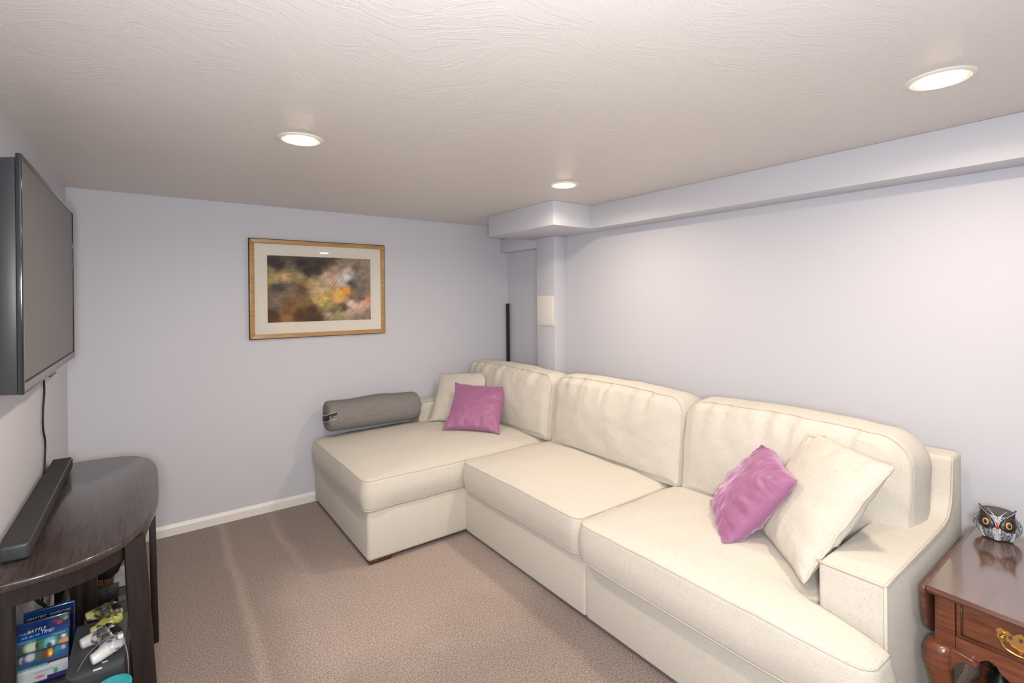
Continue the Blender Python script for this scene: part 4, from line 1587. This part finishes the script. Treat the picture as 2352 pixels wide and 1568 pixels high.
# slim black pole in the far corner
t = thing('corner_pole', 'slim matt black upright pole in the corner behind the sofa', 'pole', (2.694, 3.735, 0))
part('pole_shaft', bbox(2.681, 2.707, 3.722, 3.748, 0.012, 1.416, 0.003), M['black_plastic'], t)
part('pole_foot', bbox(2.66, 2.716, 3.69, 3.755, 0, 0.014, 0.003), M['black_plastic'], t)
part('pole_cap', bbox(2.680, 2.708, 3.721, 3.749, 1.414, 1.42, 0.002), M['rubber'], t)

# ================================================================== END TABLE
tb = thing('drop_leaf_table', 'small cherry drop-leaf side table with a drawer beside the sofa arm', 'side table', (2.21, 0.27, 0))
TZ = 0.580
ty_a, ty_b = 0.072, 0.4655
# centre top: slightly bowed front edge with stepped moulding


def top_outline(ins):
    pts = []
    for k in range(25):
        f = k / 24
        y = ty_a + (ty_b - ty_a) * f
        pts.append((1.900 - 0.010 * math.sin(PI * f) + ins, y))
    return [(2.545 - ins * 0.2, ty_b)] and pts[::-1] + [(2.545, ty_a), (2.545, ty_b)]


ox = lambda ins: np.array(top_outline(ins))
rings = []
for ins, z in ((0.012, TZ - 0.022), (0.012, TZ - 0.017), (0.003, TZ - 0.013), (0.0, TZ - 0.010), (0.002, TZ - 0.006), (0.006, TZ - 0.005), (0.008, TZ - 0.001), (0.010, TZ)):
    Q = ox(ins)
    rings.append(np.c_[Q, np.full(len(Q), z)])
A = np.array(rings)
K, n, _ = A.shape
V = list(A.reshape(-1, 3))
F = []
for k in range(K - 1):
    for i in range(n):
        j = (i + 1) % n
        F.append((k * n + i, k * n + j, (k + 1) * n + j, (k + 1) * n + i))
F.append(tuple(range(n - 1, -1, -1)))
F.append(tuple((K - 1) * n + i for i in range(n)))
me = mesh_from('top', V, F, True)
me.set_sharp_from_angle(angle=R(25))
me.materials.append(M['cherry_top'])
me.materials.append(M['cherry_dark'])
for p in me.polygons:
    p.material_index = 0 if p.normal.z > 0.95 and p.center.z > TZ - 0.0005 else 1
part('top', me, M['cherry_top'], tb, fix=False)


def leaf(y0, y1):
    # hanging leaf: rounded lower corners, upper edge at the rule joint
    P = [(1.900, TZ - 0.004), (1.897, TZ - 0.03)]
    for a in np.linspace(0, PI / 2, 10):
        P.append((1.905 + 0.12 * (1 - math.cos(a)), TZ - 0.03 - 0.155 * math.sin(a)))
    Q = [(4.445 - x, z) for x, z in P[::-1]]
    P = P + Q
    return hexa([(x, y0, z) for x, z in P], [(x, y1, z) for x, z in P], 0.003)


part('drop_leaf', leaf(0.4672, 0.481), M['cherry_dark'], tb)
part('drop_leaf', leaf(0.0565, 0.0703), M['cherry_dark'], tb)
# frame: posts with cabriole legs
XF = 1.955
posts = [(XF, 0.410, 1, 1), (XF, 0.080, 1, -1), (2.44, 0.410, -1, 1), (2.44, 0.080, -1, -1)]
for (x, y, dx, dy) in posts:
    s = 0.048
    ox_, oy_ = (-1 if dx > 0 else 1), (1 if dy > 0 else -1)
    cx, cy = x + s / 2, y + s / 2
    # cabriole: path of square-ish section, knee swelling outward
    secs = [(0.558, 0.0, 0.024), (0.42, 0.0, 0.024), (0.398, 0.0, 0.0245)]
    g1 = bbox(cx - 0.024, cx + 0.024, cy - 0.024, cy + 0.024, 0.385, 0.558, 0.002)
    rr = []
    prof = [(0.402, 0.003, 0.026), (0.39, 0.012, 0.033), (0.365, 0.017, 0.036), (0.33, 0.017, 0.034), (0.28, 0.011, 0.029), (0.20, -0.002, 0.022), (0.12, -0.008, 0.017), (0.06, -0.004, 0.016), (0.03, 0.010, 0.020), (0.012, 0.018, 0.024), (0.0, 0.018, 0.022)]
    for z, off, hw in prof[::-1]:
        ring = []
        for k in range(20):
            a = 2 * PI * k / 20
            c_, s_ = math.cos(a), math.sin(a)
            ring.append((cx + ox_ * off + hw * math.copysign(abs(c_) ** 0.7, c_), cy + oy_ * off + hw * math.copysign(abs(s_) ** 0.7, s_), z))
        rr.append(ring)
    lo = part('leg', join(rings_mesh(np.array(rr)), g1), M['cherry'], tb)
    # knee bracket scrolling inward along the skirt on the front legs
    if dx > 0:
        sgn = -1 if dy > 0 else 1
        yk = cy + sgn * 0.024
        prof2 = [(0, 0.398), (0.025, 0.397), (0.050, 0.392), (0.062, 0.384), (0.064, 0.374), (0.058, 0.368), (0.046, 0.372), (0.032, 0.371), (0.018, 0.360), (0.008, 0.342), (0.0, 0.318)]
        b = [(x - 0.014, yk + sgn * (u - 0.01), z) for u, z in prof2]
        t2 = [(x + 0.022, yk + sgn * (u - 0.01), z) for u, z in prof2]
        part('knee_bracket', hexa(b, t2, 0.005, 3), M['cherry'], lo)
# aprons
part('apron', bbox(2.00, 2.44, 0.425, 0.443, 0.40, 0.556), M['cherry'], tb, smooth=False)
part('apron', bbox(2.00, 2.44, 0.094, 0.112, 0.40, 0.556), M['cherry'], tb, smooth=False)
part('apron', bbox(2.455, 2.473, 0.126, 0.412, 0.40, 0.556), M['cherry'], tb, smooth=False)
# scalloped front skirt below the drawer
ysk = np.linspace(0.409, 0.129, 80)
V, F = [], []
yc = 0.269
SKX = [0.0, 0.022, 0.040, 0.052, 0.060, 0.070, 0.080, 0.092, 0.104, 0.112, 0.118, 0.122, 0.128, 0.141]
SKZ = [0.360, 0.364, 0.376, 0.394, 0.399, 0.400, 0.394, 0.379, 0.373, 0.375, 0.380, 0.388, 0.392, 0.396]
for y in ysk:
    z = float(np.interp(abs(y - yc), SKX, SKZ))
    for xx in (XF + 0.004, XF + 0.022):
        V += [(xx, y, z), (xx, y, 0.432)]
for i in range(len(ysk) - 1):
    a = i * 4
    b = a + 4
    F += [(a, a + 1, b + 1, b), (a + 2, b + 2, b + 3, a + 3), (a, b, b + 2, a + 2), (a + 1, a + 3, b + 3, b + 1)]
F += [(0, 2, 3, 1), ((len(ysk) - 1) * 4, (len(ysk) - 1) * 4 + 1, (len(ysk) - 1) * 4 + 3, (len(ysk) - 1) * 4 + 2)]
part('skirt', (V, F), M['cherry'], tb, smooth=False)
part('rail', bbox(XF + 0.004, XF + 0.022, 0.128, 0.41, 0.545, 0.557), M['cherry'], tb, smooth=False)
dr = part('drawer', join(bbox(XF + 0.006, XF + 0.024, 0.130, 0.408, 0.433, 0.545, 0.001), bbox(XF + 0.001, XF + 0.012, 0.146, 0.392, 0.447, 0.540, 0.003)), M['cherry'], tb)
part('drawer_bead', join(*[tube(p, 0.0022, False, 6) for p in ([(XF + 0.004, 0.396, 0.443), (XF + 0.004, 0.396, 0.543)], [(XF + 0.004, 0.396, 0.443), (XF + 0.004, 0.142, 0.443)], [(XF + 0.004, 0.142, 0.443), (XF + 0.004, 0.142, 0.543)])]), M['cherry_dark'], dr)
# brass bail pull: pierced backplate
hc = (0.269, 0.492)
plate = [(-0.052, 0.012), (-0.044, 0.020), (-0.034, 0.015), (-0.026, 0.019), (-0.016, 0.010), (-0.010, 0.018), (0, 0.026), (0.010, 0.018), (0.016, 0.010), (0.026, 0.019), (0.034, 0.015), (0.044, 0.020), (0.052, 0.012), (0.047, 0.003), (0.050, -0.006), (0.040, -0.016), (0.030, -0.012), (0.024, -0.010), (0.018, -0.020), (0.008, -0.022), (0, -0.034), (-0.008, -0.022), (-0.018, -0.020), (-0.024, -0.010), (-0.030, -0.012), (-0.040, -0.016), (-0.050, -0.006), (-0.047, 0.003)]
P = rounded_poly(plate[::-1], 0.0018, 0.004)
hx_ = XF + 0.0005
hd = part('handle', hexa([(hx_, hc[0] + u, hc[1] + v) for u, v in P], [(hx_ - 0.0022, hc[0] + u, hc[1] + v) for u, v in P]), M['brass'], dr, smooth=False, label='pierced brass drawer pull with hanging bail')
hg = []
for u0 in (-0.036, 0.036):
    hg.append(xf(lathe([(0.007, 0), (0.007, 0.003), (0.0045, 0.006), (0.0045, 0.012), (0.006, 0.014), (0.005, 0.018), (0.002, 0.019)], 16), Matrix.Translation((hx_ - 0.002, hc[0] + u0, hc[1] + 0.003)) @ Matrix.Rotation(R(-90), 4, 'Y')))
bail = smooth_path([(hx_ - 0.014, hc[0] - 0.036, hc[1] + 0.002), (hx_ - 0.017, hc[0] - 0.037, hc[1] - 0.010), (hx_ - 0.018, hc[0] - 0.030, hc[1] - 0.022), (hx_ - 0.018, hc[0] - 0.015, hc[1] - 0.029), (hx_ - 0.018, hc[0], hc[1] - 0.031), (hx_ - 0.018, hc[0] + 0.015, hc[1] - 0.029), (hx_ - 0.018, hc[0] + 0.030, hc[1] - 0.022), (hx_ - 0.017, hc[0] + 0.037, hc[1] - 0.010), (hx_ - 0.014, hc[0] + 0.036, hc[1] + 0.002)], 8)
hg.append(tube(bail, 0.0026, False, 10))
# dark pierced keyhole and slots
part('handle', join(*hg), M['brass'], dr)
part('handle_piercing', join(*[bbox(hx_ - 0.0026, hx_ - 0.0020, hc[0] + a_ - 0.004, hc[0] + a_ + 0.004, hc[1] + b_ - 0.005, hc[1] + b_ + 0.005) for a_, b_ in ((0, 0.006), (0.021, 0.004), (-0.021, 0.004))]), M['cherry_dark'], dr, smooth=False)

# things beneath the table
t = thing('small_tripod', 'small black tripod standing on the carpet under the side table', 'tripod', (2.34, 0.372, 0))
part('column', lathe([(0.010, 0.10), (0.028, 0.11), (0.034, 0.13), (0.030, 0.15), (0.016, 0.165), (0.015, 0.33), (0.012, 0.335)], 24), M['black_plastic'], t, world=False)
for a in (R(200), R(320), R(80)):
    part('leg', tube([(0.015 * math.cos(a), 0.015 * math.sin(a), 0.13), (0.068 * math.cos(a), 0.068 * math.sin(a), 0.006)], 0.006, False, 8), M['black_plastic'], t, world=False)
part('crank_arm', join(tube([(-0.01, 0.0, 0.17), (-0.02, 0.055, 0.20)], 0.006, False, 8), tube(smooth_path([(0.01, 0, 0.28), (0.0, -0.04, 0.23), (-0.01, -0.075, 0.18), (0.0, -0.06, 0.14), (0.01, -0.02, 0.15)], 6), 0.004, False, 8)), M['black_plastic'], t, world=False)
t = thing('fabric_bag', 'dark navy fabric bag on the carpet under the side table', 'bag', (2.25, 0.21, 0))
P = rounded_poly([(2.10, 0.14), (2.40, 0.14), (2.40, 0.28), (2.10, 0.28)], 0.05, 0.02)
A, ib, it = cushion_rings(P, 0.27, 0.05, (2.25, 0.21), 0.02, 0.01, 0, 6, 0.012, 5, 9)
part('bag_body', rings_mesh(A), M['navy'], t)
part('bag_handle', tube(smooth_path([(2.17, 0.21, 0.28), (2.19, 0.21, 0.32), (2.25, 0.21, 0.335), (2.31, 0.21, 0.32), (2.33, 0.21, 0.28)], 6), 0.008, False, 8), M['navy'], t)

# ================================================================== OWL
owl = thing('owl_figurine', 'charcoal and white owl pot on the side table', 'figurine', (2.480, 0.400, TZ + 0.0004), (0, 0, math.atan2(-0.395, -2.455)))
owl.scale = (0.90, 0.90, 1.16)
# local: +x = facing direction
RW = 0.061


def owl_r(z):      # radius profile of the body
    t_ = z / 0.088
    return RW * (max(0.0, 1 - ((t_ - 0.47) / 0.66) ** 2)) ** 0.5


prof = [(0.001, 0.0), (0.030, 0.0)] + [(owl_r(z) * (0.86 + 0.14 * min(1.0, z / 0.022)), z) for z in np.linspace(0.004, 0.080, 18)]
rt = prof[-1][0]
V, F = lathe(prof, 56, 0.95, 1.05)
part('body', (V, F), M['owl_body'], owl, world=False)
# head rim and flat top
part('top', lathe([(rt * 0.99, 0.078), (rt * 1.04, 0.084), (rt * 1.03, 0.0865), (rt * 0.95, 0.0868), (rt * 0.90, 0.0845), (0.002, 0.0842)], 48, 0.95, 1.05), M['owl_top'], owl, world=False, label='flat dark top')


def surf(phi, z, off=0.0):
    r = owl_r(min(z, 0.082)) + off
    return Vector((0.95 * r * math.cos(phi), 1.05 * r * math.sin(phi), z))


def patch(outline, off, th=0.004):
    """outline in (phi, z); raised patch following the body surface"""
    P = np.array(outline)
    c = P.mean(0)
    V, F = [], []
    rings_ = (1.0, 0.97, 0.8, 0.5, 0.2)
    offs = (off - 0.006, off, off + th * 0.6, off + th, off + th)
    n = len(P)
    for s_, o_ in zip(rings_, offs):
        for p in P:
            q = c + (p - c) * s_
            V.append(surf(q[0], q[1], o_ + (0.015 * np.clip((q[1] - 0.070) / 0.034, 0, 1))))
    for k in range(len(rings_) - 1):
        for i in range(n):
            j = (i + 1) % n
            F.append((k * n + i, k * n + j, (k + 1) * n + j, (k + 1) * n + i))
    F.append(tuple((len(rings_) - 1) * n + i for i in range(n)))
    return V, F


for s in (1, -1):
    # black almond mask rising into a pointed ear
    out = [(0.06, 0.050), (0.10, 0.060), (0.30, 0.073), (0.58, 0.082), (0.84, 0.091), (1.10, 0.104), (1.16, 0.088), (1.13, 0.070), (1.05, 0.053), (0.88, 0.042), (0.64, 0.036), (0.40, 0.036), (0.20, 0.041)]
    o2 = rounded_poly([(a, b * 10) for a, b in (out if True else out)], [0.02] * 5 + [0.004] + [0.02] * 7, 0.05)
    outl = [(s * a, b / 10) for a, b in o2]
    if s < 0:
        outl = outl[::-1]
    mk = part('eye_mask', patch(outl, 0.002, 0.004), M['owl_dark'], owl, world=False, label='black almond mask with pointed ear')
    # brow of white dots
    br = []
    path = smooth_path([(0.05, 0.053), (0.10, 0.0625), (0.30, 0.0755), (0.58, 0.0845), (0.84, 0.0935), (1.06, 0.1035)], 7)
    for a, z in path:
        p = surf(s * a, z, 0.0055 + 0.015 * min(1, max(0, (z - 0.070) / 0.034)))
        br.append(ellip(tuple(p), (0.0008, 0.0010, 0.0008), None, 6))
    part('brow_dots', join(*br), M['owl_white'], mk, world=False, kind='stuff')
    pe = surf(s * 0.52, 0.058, 0.005)
    dirv = Vector((math.cos(s * 0.52), math.sin(s * 0.52), 0.12)).normalized()
    rotm = dirv.to_track_quat('Z', 'Y').to_matrix().to_4x4()
    ey = part('eye', xf(lathe([(0.0100, -0.003), (0.0100, 0.0012), (0.0090, 0.002), (0.0075, 0.0018), (0.001, 0.0016)], 28), Matrix.Translation(pe) @ rotm), M['gold_iris'], owl, world=False, label='amber ringed eye')
    part('pupil', xf(lathe([(0.0070, 0.0), (0.0068, 0.0022), (0.0046, 0.0038), (0.001, 0.0044)], 24), Matrix.Translation(pe) @ rotm), M['pupil'], ey, world=False)
# beak
pb = surf(0, 0.052, 0.002)
part('beak', xf(lathe([(0.001, -0.010), (0.0038, -0.006), (0.0046, 0.0), (0.0034, 0.005), (0.0008, 0.009)], 16), Matrix.Translation(pb)), M['red'], owl, world=False, label='red beak')
# white brush rays on the forehead and dotted breast columns
rays = []
for k in range(23):
    a = (k - 11) * 0.050
    z0 = 0.058 + abs(k - 11) * 0.0019
    pth = [surf(a * 0.35, z0, 0.002), surf(a * 0.8, z0 + 0.012, 0.003), surf(a * 1.1, z0 + 0.018, 0.004)]
    rays.append(tube([tuple(p) for p in pth], 0.00045, False, 5))
part('forehead_strokes', join(*rays), M['owl_white'], owl, world=False, kind='stuff')
dots = []
for ph, wd in ((0.0, 0.0030), (0.085, 0.0020), (-0.085, 0.0020), (0.155, 0.0012), (-0.155, 0.0012), (0.86, 0.0030), (-0.86, 0.0030), (0.93, 0.002), (-0.93, 0.002), (0.79, 0.0018), (-0.79, 0.0018)):
    top = 0.044 if abs(ph) < 0.3 else 0.036
    for z in np.arange(0.006, top, 0.0034):
        p = surf(ph, z, 0.0004)
        dots.append(xf(ellip((0, 0, 0), (0.0010, wd, 0.0011), None, 6), Matrix.Translation(p) @ Matrix.Rotation(ph, 4, 'Z')))
part('breast_dots', join(*dots), M['owl_white'], owl, world=False, kind='stuff')
for s in (1, -1):
    wing = [(s * (1.75 + 0.32 * math.cos(a)), 0.040 + 0.026 * math.sin(a)) for a in np.linspace(0, 2 * PI, 28, endpoint=False)]
    if s < 0:
        wing = wing[::-1]
    part('wing', patch(wing, 0.001, 0.006), M['owl_body'], owl, world=False)
